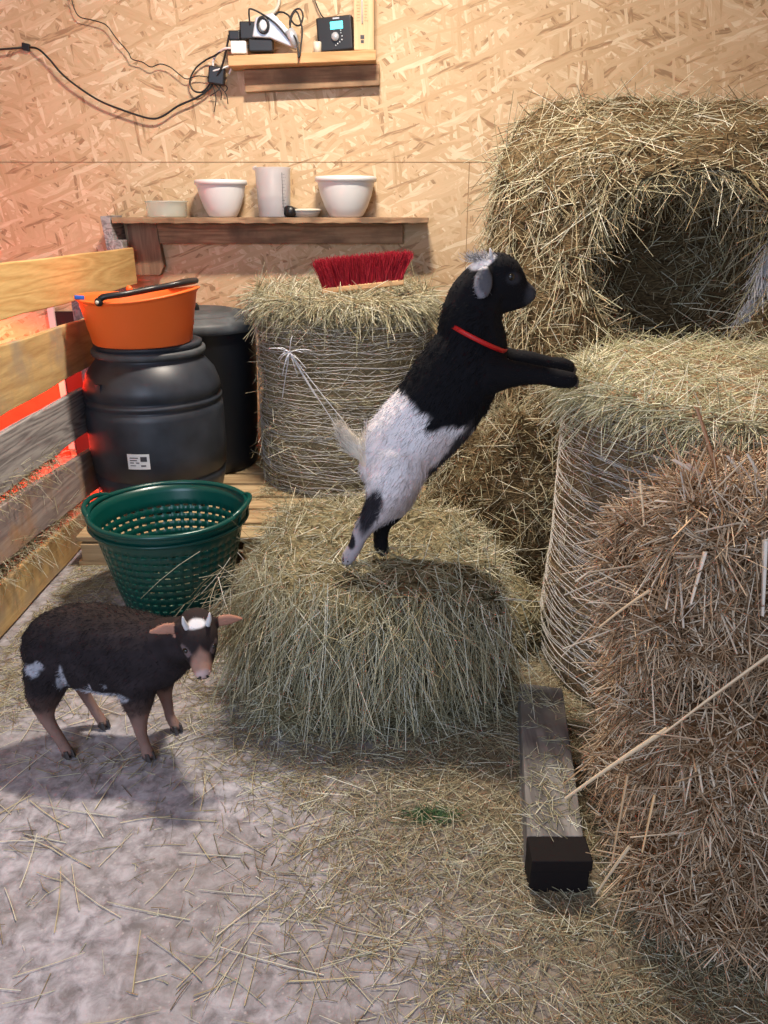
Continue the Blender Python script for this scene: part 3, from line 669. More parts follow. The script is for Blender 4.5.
# ------------------------------------------------------------------ bales
def vcol(n, c): return np.tile(np.array(c, float), (n,1))
def bale_core(cx, cy, hx, hy, z0, z1, nexp=2., round_=.08, wob=.02, na=120, nz=40, seed=0, botr=1.0, nsc=6, warp=None, topfn=None):
    """vertical-axis bale: superellipse plan, rounded top and bottom edge"""
    H = z1-z0; prof = []
    for t in np.linspace(0,1,6): prof.append((1-round_/max(hx,hy)*.6*(1-math.sin(t*PI/2)), z0+round_*.6*(1-math.cos(t*PI/2))))
    for t in np.linspace(0,1,nz)[1:-1]: prof.append((1, z0+round_*.6+(H-round_*1.6)*t))
    for t in np.linspace(0,1,10): prof.append((1-round_/max(hx,hy)*(1-math.cos(t*PI/2)), z1-round_+round_*math.sin(t*PI/2)))
    for s in np.linspace(1,0.02,18)[1:]: prof.append((prof[6+nz-2+9][0]*s, z1+.0))
    A = np.linspace(0, 2*PI, na, endpoint=False)
    ca, sa = np.cos(A), np.sin(A); R = (np.abs(ca)**nexp+np.abs(sa)**nexp)**(-1/nexp)
    V = np.zeros((len(prof), na, 3))
    for i, (s, z) in enumerate(prof):
        V[i,:,0] = cx+hx*s*R*ca; V[i,:,1] = cy+hy*s*R*sa; V[i,:,2] = z
    P = V.reshape(-1,3)
    nn = noise3(P, nsc, seed); 
    d = P-np.array([cx,cy,(z0+z1)/2]); d[:,2] *= .6; d = unit(d)
    P = P+d*(nn*wob)[:,None]; P[:,2] = np.maximum(P[:,2], z0+.001)
    if warp is not None: P = warp(P)
    F = []
    m = len(prof)
    idx = np.arange(m*na).reshape(m,na); nx = np.roll(idx,-1,1)
    F = np.stack([idx[:-1], nx[:-1], nx[1:], idx[1:]], -1).reshape(-1,4)
    return P, F
def seen(extra=None):
    def f(c, n):
        w_ = np.where((n[:,1] < .45) | (n[:,2] > .3), 1., .06)*np.where(n[:,2] < -.5, .1, 1)
        if extra is not None: w_ = w_*extra(c, n)
        return w_
    return f
def bale_object(name, V, F, core, parts, parent=None, origin=None):
    sv, sf, sc = merge(parts)
    allV = np.concatenate([V, sv]); allF = np.concatenate([F, sf+len(V)])
    col = np.concatenate([vcol(len(V), (.3,.25,.14)), sc])
    mi = np.concatenate([np.zeros(len(F),int), np.ones(len(sf),int)])
    return obj(name, allV, allF, None, parent, origin, smooth=True, col=col, mats=[core, M['strand']], midx=mi)
def net(name, cx, cy, rad, z0, z1, step, parent, mat, seed=1, wav=.004, r=.0007, a0=0, a1=2*PI, off=.004, rim_in=0., slant=0.):
    """net wrap: many thin wavy hoops joined by zigzag threads"""
    g = np.random.default_rng(seed); q_V=[]; q_F=[]; n0 = 0; mb = MB()
    nseg = 90; A = np.linspace(a0, a1, nseg)
    z = z0
    rows_ = []
    while z < z1:
        zz = z+wav*np.sin(A*g.integers(5,14)+g.random()*6)+wav*1.2*np.sin(A*g.integers(2,5)+g.random()*6)+slant*np.sin(A*2)
        P = np.stack([cx+(rad(A,zz)+off)*np.cos(A), cy+(rad(A,zz)+off)*np.sin(A), zz], -1); rows_.append(P)
        mb.tube(P, r*g.uniform(.7,1.6), 3); z += step*g.uniform(.4,1.7)
    for i in range(len(rows_)-1):
        if g.random() < .75:
            P = rows_[i].copy(); Q = rows_[i+1]; k = np.arange(nseg)%6; tt = np.abs(k-3)/3.; P = P*(1-tt[:,None])+Q*tt[:,None]
            mb.tube(P, r*.7, 3)
    return mb.build(name, mat, parent)

# low square bale in the middle
def warp_low(P):
    # sides bulge and fray at the foot
    k = np.clip((P[:,2])/.38, 0, 1); s = 1+.05*np.sin(k*PI)
    P[:,0] = (P[:,0]-.0)*s; P[:,2] += .012*noise3(P,7,3)*(k>.9)
    return P
V, F = bale_core(-.03, 2.07, .335, .37, .0, .385, nexp=4.5, round_=.10, wob=.035, na=140, nz=26, seed=2, nsc=7, warp=warp_low)
parts = []
top = lambda c, n: (n[:,2] > .55)*1.
side = lambda c, n: (n[:,2] <= .6)*(n[:,1] < .5)*1.
P, Nn = sample(V, F, 11000, lambda c,n: top(c,n)+.01)
parts.append(hay_strands(P, Nn, (.04,.13), (.0007,.0013), .33, cols=HAY))
P, Nn = sample(V, F, 12000, lambda c,n: side(c,n)+.01)
parts.append(hay_strands(P, Nn, (.05,.14), (.0007,.0014), .40, bias=(0,-.1,-1), bw=.38, cols=HAY, bend=.3))
# tufts fanning from the top edge down the front face
g = rng
for (tx, ty, tz, cnt) in [(.10,1.72,.36,520),(-.17,1.72,.37,420),(.02,1.70,.33,380),(-.29,1.80,.36,520),(-.31,1.95,.35,260),(.21,1.74,.33,300),(-.08,1.70,.27,300)]:
    n = int(cnt*.65); ang = g.normal(0,.42,n)+(tx-.05)*.9; D = unit(np.stack([np.sin(ang), -g.uniform(.15,.75,n), -np.cos(ang)*g.uniform(.5,1.2,n)],-1))
    P = np.array([tx,ty,tz])+g.normal(0,1,(n,3))*[.06,.02,.03]
    L = g.uniform(.09,.24,n); B = np.zeros((n,3)); B[:,2] = -L*.45*g.random(n); B[:,:2] = g.normal(0,.02,(n,2)); B[:,1] += L*.12
    parts.append(strands(P, D, L, g.uniform(.0008,.0015,n), B, palette(n,HAY), 3))
lo = bale_object('hay_bale', V, F, M['haycore'], parts, origin=(0,2.07,0)); ident(lo, 'low square hay bale on the floor under the standing goat', 'hay bale')

# tall netted round bale in the middle back
CX, CY, CR, C0, C1 = -.172, 3.53, .385, PZ+.002, .965
V, F = bale_core(CX, CY, CR, CR, C0, C1, 2.2, .05, .018, 140, 36, seed=4, nsc=5)
parts = []
P, Nn = sample(V, F, 11000, lambda c,n: (n[:,2]>.35)*1.)
parts.append(hay_strands(P, Nn, (.06,.16), (.0009,.0017), .3, cols=HAY))
P, Nn = sample(V, F, 9000, seen(lambda c,n: np.where(c[:,2]>.86, 5., 1.)*(n[:,2]<.6)))
tang = np.stack([-Nn[:,1], Nn[:,0], np.zeros(len(Nn))],-1)*np.sign(g.normal(size=len(Nn)))[:,None]
parts.append(hay_strands(P, Nn, (.05,.13), (.0008,.0015), .10, bias=tang, bw=1.6, cols=HAY, sink=.006))
# fringe hanging over the rim
n = 900; A = g.uniform(-PI, 0, n); P = np.stack([CX+(CR-.02)*np.cos(A), CY+(CR-.02)*np.sin(A), C1-g.uniform(0,.04,n)],-1)
D = unit(np.stack([np.cos(A)+g.normal(0,.5,n), np.sin(A)+g.normal(0,.5,n), g.normal(-.15,.35,n)],-1)); L = g.uniform(.04,.11,n); B = g.normal(0,.012,(n,3)); B[:,2] -= L*.5
parts.append(strands(P, D, L, g.uniform(.0009,.0017,n), B, palette(n,HAY), 3))
e = empty('round_bale', (CX,CY,C0), 'net-wrapped upright hay bale behind the goats with a red brush on it', 'hay bale')
bale_object('packed_hay', V, F, M['netcore'], parts, e)
net('net_wrap', CX, CY, lambda A_, z_: CR*((np.abs(np.cos(A_))**2.2+np.abs(np.sin(A_))**2.2)**(-1/2.2))+.012, C0+.01, C1-.10, .013, e, M['net'], 3, .005, .0012, PI*.95, 2.05*PI)
kx = at(290,352,3.06); tw = MB(); gg = np.random.default_rng(5)
for i in range(16):
    a_ = gg.uniform(0,2*PI); L = gg.uniform(.03,.09); tw.tube([kx+[0,-.01,0], kx+[math.cos(a_)*L*.5,-.02,math.sin(a_)*L*.5], kx+[math.cos(a_)*L,-.006,math.sin(a_)*L-.02]], .0016, 4, smooth=3)
for (u, v) in ((340,432),(346,424),(318,400),(282,400)): tw.tube([kx+[0,-.01,0], (kx+at(u,v,3.10))/2+[0,-.018,0], at(u,v,3.10)], .0018, 4, smooth=4)
o = tw.build('twine', M['netblue'], e); o['label'] = 'pale frayed net knot and strings'

# big netted round bale on the right
RX, RY, RR, R1 = 1.14, 2.1, .615, .875
def rr_fun(A_, z_): return RR*(1+.035*np.clip((.35-z_)/.35,0,1))
def warp_r(P):
    k = np.clip((.35-P[:,2])/.35, 0, 1); P[:,0] = RX+(P[:,0]-RX)*(1+.035*k); P[:,1] = RY+(P[:,1]-RY)*(1+.035*k); return P
V, F = bale_core(RX, RY, RR, RR, 0, R1, 2.0, .05, .014, 180, 44, seed=6, nsc=4, warp=warp_r)
parts = []
P, Nn = sample(V, F, 40000, lambda c,n: (n[:,2]>.35)*(c[:,0]<1.5)*1.)
parts.append(hay_strands(P, Nn, (.05,.14), (.0008,.0015), .24, cols=HAY_LIT))  # brightly lit top is put into the strand colour
n = 1500; A = g.uniform(PI*.75, 1.75*PI, n); P = np.stack([RX+(RR-.03)*np.cos(A), RY+(RR-.03)*np.sin(A), R1-g.uniform(.0,.03,n)],-1)
D = unit(np.stack([np.cos(A)*.7+g.normal(0,.6,n), np.sin(A)*.7+g.normal(0,.6,n), g.normal(-.1,.3,n)],-1)); L = g.uniform(.05,.13,n); B = g.normal(0,.012,(n,3)); B[:,2] -= L*.45
parts.append(strands(P, D, L, g.uniform(.0008,.0015,n), B, palette(n,HAY), 3))
P, Nn = sample(V, F, 9000, lambda c,n: (n[:,2]<.5)*(c[:,0]<1.25)*(n[:,1]<.3)*1.)
tang = np.stack([-Nn[:,1], Nn[:,0], np.full(len(Nn), .25)],-1)*np.sign(g.normal(size=len(Nn)))[:,None]
parts.append(hay_strands(P, Nn, (.04,.10), (.0007,.0012), .05, bias=tang, bw=1.6, cols=HAYD, sink=.005))
e = empty('round_bale', (RX,RY,0), 'large net-wrapped round bale on which the standing goat rests its front hooves', 'hay bale')
bale_object('packed_hay', V, F, M['netbrown'], parts, e)
net('net_wrap', RX, RY, lambda A_, z_: rr_fun(A_,z_)+.008, .02, R1-.06, .011, e, M['net'], 9, .006, .0009, PI*.7, 1.62*PI, slant=.02)

# tall eaten-out bale at the back right
TX, TY, TR = 1.16, 3.385, .675
def top_h(y): return 1.745-.24*np.clip((3.9-y)/1.2, 0, 1)
HC = np.array([1.02, 2.80, 1.12]); HR = np.array([.30, .40, .30])
def warp_t(P):
    k = P[:,2]/1.7
    P[:,2] = P[:,2]*top_h(P[:,1])/1.70
    P[:,0] -= .10*np.clip((.9-P[:,2])/.9,0,1)*np.clip((1.2-P[:,0])/.6,0,1)
    q = (P-HC)/HR; ins = (q[:,0]**2+q[:,2]**2) 
    dep = HC[1]+HR[1]*np.sqrt(np.clip(1-ins,0,1))
    f = (ins<1)&(P[:,1]<dep); P[f,1] = dep[f]
    return P
V, F = bale_core(TX, TY, TR, TR, 0, 1.70, 2.5, .22, .05, 200, 90, seed=8, nsc=4, warp=warp_t)
parts = []
inhole = lambda c: (((c[:,0]-HC[0])/(HR[0]*1.05))**2+((c[:,2]-HC[2])/(HR[2]*1.05))**2 < 1)
P, Nn = sample(V, F, 26000, lambda c,n: ((n[:,1]<.4)|(n[:,2]>.4))*(c[:,2]>.15)*(c[:,0]<1.75)*(c[:,1]<3.98)*np.where(inhole(c),1.1,1.))
hole = inhole(P)
v1 = hay_strands(P[~hole], Nn[~hole], (.07,.20), (.0010,.0018), .28, bias=(0,-.2,-1), bw=.4, cols=HAY+HAYD)
v2 = hay_strands(P[hole], Nn[hole], (.07,.18), (.0010,.0018), .45, bias=(0,-.5,-1), bw=.3, cols=HAY+HAYD)
parts += [v1, v2]
# fringe over the hollow and left column
n = 750; x_ = g.uniform(.66,1.5,n); P = np.stack([x_, 2.80+g.uniform(0,.10,n)+.10*np.abs(x_-1.05), 1.42+g.normal(0,.04,n)],-1)
D = unit(np.stack([g.normal(0,.8,n), g.normal(-.4,.4,n), g.normal(-.1,.6,n)],-1)); L = g.uniform(.05,.17,n); B = g.normal(0,.02,(n,3)); B[:,2] -= L*.5
parts.append(strands(P, D, L, g.uniform(.0010,.0018,n), B, palette(n,HAY+HAYD), 3))
e = empty('round_bale', (TX,TY,0), 'tall round hay bale with an eaten-out hollow, against the wall at back right', 'hay bale')
bale_object('packed_hay', V, F, M['haydark'], parts, e)
# torn white net hanging at the right of the hollow
n = 4600; P = np.stack([g.uniform(1.20,1.66,n), np.zeros(n), g.uniform(.82,1.40,n)],-1); P[:,0] += .10*(P[:,2]-.8); P[:,1] = 2.78+.35*np.clip((P[:,0]-1.3),0,1)-.04+g.normal(0,.012,n)
keep = P[:,0] > 1.21+.22*(P[:,2]-.85); P = P[keep]; n = len(P)
D = unit(np.stack([g.normal(.15,.35,n), g.normal(-.1,.2,n), -np.ones(n)],-1)); L = g.uniform(.05,.15,n)
v_, f_, c_ = strands(P, D, L, g.uniform(.0008,.0016,n), g.normal(0,.01,(n,3)), palette(n,[(.72,.74,.80),(.55,.56,.60),(.62,.60,.55)]), 2)
o = obj('net_wrap', v_, f_, M['strand'], e, col=c_); o['label'] = 'whitish torn net at the right side'

# foreground straw bales
def straw_bale(cx, cy, hx, hy, z0, z1, label, seed, cnt):
    gs = np.random.default_rng(seed)
    V, F = bale_core(cx, cy, hx, hy, z0, z1, 3.6, .12, .034, 150, 30, seed=seed, nsc=8)
    vis = lambda c,n: ((n[:,0]<.2)|(n[:,1]<.2)|(n[:,2]>.3))*(n[:,1]<.8)*np.where(n[:,2]<-.4,.1,1.)*(c[:,0]<1.05)
    P, Nn = sample(V, F, cnt, vis, gs)
    pts = [hay_strands(P, Nn, (.03,.09), (.0007,.0015), .36, cols=STRAW, bend=.6, g=gs)]
    P, Nn = sample(V, F, cnt//5, lambda c,n: vis(c,n)*(n[:,2]>-.2), gs)
    pts.append(hay_strands(P, Nn, (.04,.11), (.0012,.0022), .50, cols=STRAW[1:], bend=.4, g=gs))
    P, Nn = sample(V, F, 1300, lambda c,n: vis(c,n)*(c[:,2]>z1-.16), gs)
    pts.append(hay_strands(P, Nn, (.04,.10), (.0013,.0027), .6, cols=[(.74,.60,.44),(.58,.44,.29),(.66,.55,.43)], bend=.1, g=gs))
    return V, F, pts
V, F, pts = straw_bale(.86, 1.275, .37, .265, 0.0, .50, '', 21, 34000)
# long stalks poking out
def stalk(a, b_, r, c): 
    a = np.array(a, float); b_ = np.array(b_, float); L = np.linalg.norm(b_-a); return strands(a[None], ((b_-a)/L)[None], np.array([L]), np.array([r]), np.array([[0,0,-.01]]), np.array([c], float), 3)
for (A, B, r, c) in [(at(668,728,1.03),at(566,794,1.13),.0045,(.80,.62,.40)), (at(790,640,1.0),at(662,730,1.02),.0040,(.74,.56,.36)), (at(630,846,1.04),at(597,890,1.13),.0036,(.78,.62,.42)),
                     (at(628,775,1.03),at(612,862,1.06),.003,(.62,.44,.26)), (at(655,795,1.02),at(643,848,1.0),.003,(.70,.48,.26)), (at(700,740,1.0),at(640,728,1.02),.002,(.5,.34,.22))]:
    pts.append(stalk(A, B, r, c))
lowb = bale_object('straw_bale', V, F, M['strawcore'], pts, origin=(.86,1.275,0)); ident(lowb, 'lower brown straw bale of the stack at the right front, standing on the floor', 'straw bale', 'brown straw bales stacked at right')
V, F, pts = straw_bale(.85, 1.255, .39, .155, .503, .865, '', 33, 30000)
for (A, B, r, c) in [(at(718,478,1.26),at(697,402,1.24),.0050,(.50,.28,.16)), (at(708,482,1.22),at(674,454,1.22),.0048,(.80,.66,.52)), (at(716,492,1.22),at(688,458,1.22),.006,(.70,.52,.40)), (at(742,478,1.2),at(728,450,1.2),.004,(.78,.68,.54)), (at(760,480,1.2),at(748,448,1.2),.004,(.78,.68,.54)), (at(650,590,1.12),at(600,622,1.16),.003,(.7,.5,.3)), (at(706,552,1.08),at(692,598,1.08),.0045,(.82,.68,.52)), (at(766,540,1.06),at(764,610,1.06),.0055,(.80,.70,.58)), (at(640,480,1.25),at(645,520,1.2),.003,(.7,.55,.36))]:
    pts.append(stalk(A, B, r, c))
upb = bale_object('straw_bale', V, F, M['strawcore'], pts, origin=(.85,1.255,.503)); ident(upb, 'upper brown straw bale at the right front, topmost of the stack', 'straw bale', 'brown straw bales stacked at right')

# loose hay heaps
def heap(name, cx, cy, hx, hy, h, cnt, label, cols, seed, length=(.05,.13), core='haycore', lift=.3):
    nr, na = 26, 70; V = np.zeros((nr, na, 3)); A = np.linspace(0,2*PI,na,endpoint=False)
    for i in range(nr):
        s = 1-i/(nr-.5); V[i,:,0] = cx+hx*s*np.cos(A)*(1+.08*np.sin(3*A+seed)); V[i,:,1] = cy+hy*s*np.sin(A)*(1+.08*np.cos(2*A+seed)); V[i,:,2] = h*(1-s**2.4)**.8
    P = V.reshape(-1,3); P[:,2] *= 1+.22*noise3(P,6,seed); P[:,2] = np.maximum(P[:,2],.002)
    idx = np.arange(nr*na).reshape(nr,na); nx = np.roll(idx,-1,1); F = np.stack([idx[:-1],nx[:-1],nx[1:],idx[1:]],-1).reshape(-1,4)
    Q, Nn = sample(P, F, cnt, lambda c,n: np.where(n[:,1]<.5,1.,.2))
    o = bale_object(name, P, F, M[core], [hay_strands(Q, Nn, length, (.0008,.0016), lift, cols=cols)], origin=(cx,cy,0))
    return ident(o, label, 'hay', None, 'stuff')
heap('loose_hay', .55, 2.84, .46, .32, .62, 9000, 'brown loose hay heaped against the foot of the tall eaten-out bale', HAY+HAYD, 1, (.05,.15), 'haydark', .4)
heap('loose_hay', .06, 2.62, .44, .34, .30, 6000, 'greenish loose hay heaped behind the low square bale', HAY, 2)
heap('loose_hay', .43, 2.22, .10, .16, .18, 1500, 'small greenish clump of hay wedged between low bale and large netted bale', HAY, 3, (.03,.08))
heap('loose_hay', -.10, 3.00, .46, .15, .19, 3000, 'hay spilled on the pallet at the foot of the netted bale', HAY, 4)
heap('loose_hay', -1.75, 2.7, .46, 1.0, .22, 5000, 'hay bedding in the pen behind the slat fence', HAY, 5, (.06,.16))

# ------------------------------------------------------------------ litter on the floor
n = 150000; X = g.uniform(-1.2, .95, n); Y = g.uniform(.35, 3.3, n); q = np.stack([X,Y,np.zeros(n)],-1)
s = X+.60*(Y-1.16)+.10; dens = 1/(1+np.exp(-(s+.10*noise3(q,4,1))/.07))*.95+.022
dens *= np.where((X>-.36)&(X<.36)&(Y>1.78)&(Y<2.4), .02, 1)*np.where(Y>2.70, .1, 1)
dens += 1.1*np.exp(-((X+1.16)/.15)**2)*(Y>1.7)*(Y<2.9)+.22*(X<-.6)*np.clip((Y-1.72)/.25,0,1)
dens += .22*np.exp(-(((X+.70)/.16)**2+((Y-1.58)/.06)**2))
dens += .5*np.exp(-(((X+.46)/.12)**2+((Y-1.9)/.25)**2)) 
dens *= .55+.5*(noise3(q,9,4)>-.2)
k = g.random(n) < dens*.62
P = q[k]; n = len(P); P[:,2] = .002+g.random(n)**2*.016*np.clip(s[k]*4,.1,1)
D = unit(np.stack([g.normal(size=n), g.normal(size=n), g.normal(0,.10,n)],-1)); L = g.uniform(.012,.06,n)*g.choice([.5,1,1,2.0],n); 
D[:,2] = np.abs(D[:,2])*.6
B = g.normal(0,1,(n,3))*(L*.18)[:,None]; B[:,2] = -np.abs(D[:,2])*L*.6
a_ = strands(P-D*(L*.5)[:,None]*[1,1,0], D, L, g.uniform(.0005,.0012,n), B, palette(n, HAY+[(.38,.28,.16),(.28,.19,.10),(.20,.14,.08),(.50,.42,.26)]), 2)
# hay strewn over the pallet
n = 2600; X2 = g.uniform(-.56,.15,n); Y2 = g.uniform(2.74,3.3,n); k2 = (noise3(np.stack([X2,Y2,X2*0],-1),8,2) > -.25+.5*(Y2<2.98)*(X2<-.3)) ; P2 = np.stack([X2,Y2,np.full(n,PZ+.004)],-1)[k2]; n2 = len(P2)
D2 = unit(np.stack([g.normal(size=n2),g.normal(size=n2),np.abs(g.normal(0,.12,n2))],-1)); L2 = g.uniform(.03,.12,n2)
p_ = strands(P2, D2, L2, g.uniform(.0008,.0015,n2), np.stack([g.normal(0,.01,n2),g.normal(0,.01,n2),-D2[:,2]*L2*.8],-1), palette(n2,HAY), 2)
v_, f_, c_ = p_; o = obj('hay_litter', v_, f_, M['strand'], None, col=c_); ident(o, 'hay strewn over the boards of the wooden pallet', 'hay litter', None, 'stuff')
# sparse longer straws
n = 330; X = g.uniform(-1.1,.5,n); Y = g.uniform(.7,2.3,n); P = np.stack([X,Y,np.full(n,.003)],-1); ang = g.uniform(0,PI,n)
D = np.stack([np.cos(ang),np.sin(ang),np.full(n,.01)],-1); L = g.uniform(.06,.2,n); B = g.normal(0,.012,(n,3)); B[:,2]=0
b_ = strands(P, D, L, g.uniform(.0009,.0016,n), B, palette(n,[(.66,.60,.42),(.55,.47,.28),(.74,.70,.55)]), 3)
v_, f_, c_ = merge([a_, b_]); o = obj('hay_litter', v_, f_, M['strand'], None, origin=(0,1.5,0), col=c_); ident(o, 'scattered hay stalks and chaff covering the concrete floor', 'hay litter', None, 'stuff')
# hay sticking through the fence boards
n = 1500; Y = g.uniform(2.0,3.0,n); lev_ = g.integers(0,2,n); zz = np.where(lev_==0, .385-.05*(Y-2.1)+.075, .225-.06*(Y-2.2)); P = np.stack([np.full(n,FX-.02), Y, zz+g.normal(0,.018,n)],-1)
kk = (lev_==1)|(Y<2.85); P = P[kk]; n = len(P)
D = unit(np.stack([g.normal(.35,.35,n), g.normal(0,1.1,n), g.normal(.0,.45,n)],-1)); L = g.uniform(.04,.13,n); B = g.normal(0,.02,(n,3)); B[:,2] -= L*.25
v_, f_, c_ = strands(P-D*.02, D, L, g.uniform(.0007,.0014,n), B, palette(n,HAY), 3)
o = obj('hay_wisps', v_, f_, M['strand'], None, col=c_); ident(o, 'wisps of hay poking through the gaps of the slat fence', 'hay', None, 'stuff')
# green sprig
n = 260; c0 = np.array([.10,1.385,.006]); P = c0+g.normal(0,1,(n,3))*[.032,.012,.002]; D = unit(np.stack([g.normal(.6,.5,n),g.normal(0,.35,n),np.abs(g.normal(0,.15,n))],-1)); L = g.uniform(.015,.035,n)
v_, f_, c_ = strands(P, D, L, np.full(n,.0008), g.normal(0,.003,(n,3)), palette(n,[(.04,.10,.04),(.07,.14,.05)]), 2)
o = obj('green_sprig', v_, f_, M['strand'], None, col=c_); ident(o, 'small dark green sprig lying on the littered floor', 'sprig')

# ------------------------------------------------------------------ timber on the floor
tb = empty('timber_beam', (.39,1.5,0), 'grey weathered timber beam with a black end lying beside the straw bales', 'timber')
q = MB(); A = [(.372,1.79,0),(.484,1.765,0),(.413,1.235,0),(.296,1.235,0)]
q.add([(x,y,.001) for x,y,_ in A]+[(x,y,.092) for x,y,_ in A], [(0,3,2,1)][::-1]+[(0,1,2,3),(4,7,6,5),(0,4,5,1),(1,5,6,2),(2,6,7,3),(3,7,4,0)][1:])
bevel(q.build('plank', M['beam'], tb, smooth=False), .003)
q = MB(); q.box((.3555,1.2055,.0455), (.119,.059,.089)); q.box((.3555,1.200,.080), (.122,.066,.028)); o = q.build('end_cap', M['beam_end'], tb, smooth=False); bevel(o,.003); o['label']='black end block'

n = 420; P = np.stack([g.uniform(.30,.47,n), g.uniform(1.25,1.76,n), np.full(n,.094)],-1); P[:,0] = .30+(P[:,0]-.30)*.6+(P[:,1]-1.235)*.135
P = P[(noise3(P,12,2)>-.1)]; n = len(P); D = unit(np.stack([g.normal(size=n),g.normal(size=n),np.abs(g.normal(0,.1,n))],-1)); L = g.uniform(.015,.05,n)
v_, f_, c_ = strands(P, D, L, g.uniform(.0006,.0012,n), np.zeros((n,3))-[0,0,.001], palette(n, HAY), 2)
o = obj('hay_litter', v_, f_, M['strand'], None, col=c_); ident(o, 'thin sprinkling of hay bits on top of the grey timber beam', 'hay litter', None, 'stuff')
# ------------------------------------------------------------------ red brush on the bale
br = empty('brush_head', (-.12,3.27,.97), 'red-bristled broom head lying upside down on the netted bale', 'brush')
A = at(322,291,3.25); B = at(404,282,3.25)
ax = (B-A); Lb = np.linalg.norm(ax); ax /= Lb
V = [A+[0,0,-.012], B+[0,0,-.012], B+[0,0,.010], A+[0,0,.010]]; q = MB().quadboard(V[0],V[1],V[2],V[3],(0,.055,0)); bevel(q.build('brush_block', M['palewood_x'], br, smooth=False),.004)
n = 2300; t_ = np.floor(g.random(n)*26)/26; row = g.integers(0,4,n); P = A+ax*(t_*Lb*.97+.01)[:,None]+np.stack([g.normal(0,.003,n), .006+row*.013+g.normal(0,.002,n), np.full(n,.006)],-1)
D = unit(np.stack([-.25+.5*(t_)+g.normal(0,.07,n), -.15+.1*row+g.normal(0,.07,n), np.ones(n)],-1)); L = .115*(1-.12*g.random(n)); B_ = g.normal(0,.006,(n,3)); B_[:,0] += .02*(t_-.5)
v_, f_, c_ = strands(P, D, L, np.full(n,.0016), B_, palette(n,[(.40,.012,.03),(.30,.008,.02),(.5,.03,.05)]), 3)
o = obj('bristles', v_, f_, M['strand'], br, col=c_); o['label'] = 'dark red bristles'; o['kind'] = 'stuff'

# ------------------------------------------------------------------ goats
def chain(mb, nodes, dens_=.22, sy=1.):
    """nodes (x,y,z,r) tapered limb of overlapping balls"""
    P = np.array([n_[:4] for n_ in nodes], float); S = spline(P, 10)
    acc = 0; last = None
    for i, q_ in enumerate(S):
        if last is None or np.linalg.norm(q_[:3]-last[:3]) > q_[3]*dens_ or i == len(S)-1:
            mb.ball(q_[:3], (q_[3], q_[3]*sy, q_[3]), 14, 9); last = q_
def remeshed(mb, voxel, smooth_it):
    me = bpy.data.meshes.new('tmp'); me.from_pydata([tuple(v) for v in np.concatenate(mb.V)], [], mb.F)
    o = bpy.data.objects.new('tmp', me); COL.objects.link(o)
    r = o.modifiers.new('r','REMESH'); r.mode='VOXEL'; r.voxel_size = voxel
    s_ = o.modifiers.new('s','SMOOTH'); s_.factor=.5; s_.iterations = smooth_it
    dg = bpy.context.evaluated_depsgraph_get(); dg.update(); ev = o.evaluated_get(dg); m2 = ev.to_mesh()
    V = np.zeros(len(m2.vertices)*3, np.float32); m2.vertices.foreach_get('co', V); V = V.reshape(-1,3).astype(float)
    m2.calc_loop_triangles(); T = np.zeros(len(m2.loop_triangles)*3, np.int32); m2.loop_triangles.foreach_get('vertices', T); T = T.reshape(-1,3)
    Pl = [tuple(p.vertices) for p in m2.polygons]
    ev.to_mesh_clear(); bpy.data.objects.remove(o); bpy.data.meshes.remove(me)
    return V, T, Pl
def sstep(x, a, b_): t = np.clip((x-a)/(b_-a),0,1); return t*t*(3-2*t)
def mixc(c, col, w_): return c*(1-w_[:,None])+np.array(col)*w_[:,None]
def goat(root, mb, colour, furdir, nf, flen, voxel=.0045, sm=6, seed=1, lift=.22, frad=.0006):
    V, T, Pl = remeshed(mb, voxel, sm); c_ = colour(V)
    body = obj('body', V, Pl, M['skin'], root, smooth=True, col=c_)
    gs = np.random.default_rng(seed); P, Nn = sample(V, T, nf, None, gs)
    d_ = furdir(P); t_ = unit(d_-Nn*np.sum(d_*Nn,axis=1,keepdims=True)+gs.normal(0,.22,(nf,3)))
    D = unit(t_+Nn*lift); L = flen(P)*gs.uniform(.6,1.3,nf)
    cc = np.clip(colour(P)*(1+gs.normal(0,.16,nf))[:,None], .003, .95)
    v_, f_, c2 = strands(P-Nn*.0015, D, L, np.full(nf,frad), t_*(L*.15)[:,None]-Nn*(L*.12)[:,None], cc, 2)
    o = obj('coat_hair', v_, f_, M['fur'], root, col=c2); return body

def hoof(root, p, fwd, L=.026, W=.018, Hh=.022, up=(0,0,1)):
    f_ = np.array(fwd,float); f_ /= np.linalg.norm(f_); u_ = np.array(up,float); r_ = np.cross(f_,u_); r_ /= np.linalg.norm(r_); u_ = np.cross(r_,f_)
    mb_ = MB()
    for s_ in (-1,1):
        c0 = np.array(p)+r_*s_*W*.27
        base = [c0+f_*a_+r_*b_ for a_, b_ in ((-L*.45,-W*.22),(-L*.45,W*.22),(L*.30,W*.20),(L*.55,-s_*W*.05),(L*.30,-W*.20))]
        top_ = [c0+u_*Hh+f_*(a_*.62-.002)+r_*b_*.8 for a_, b_ in ((-L*.45,-W*.22),(-L*.45,W*.22),(L*.30,W*.20),(L*.50,-s_*W*.05),(L*.30,-W*.20))]
        mb_.add(base+top_, [(4,3,2,1,0),(5,6,7,8,9)]+[(i,(i+1)%5,5+(i+1)%5,5+i) for i in range(5)])
    o = mb_.build('hoof', M['hoof'], root, smooth=False); bevel(o, .002); return o
M['hoof'] = plain('dark_hoof_horn', (.045,.035,.032), .5)
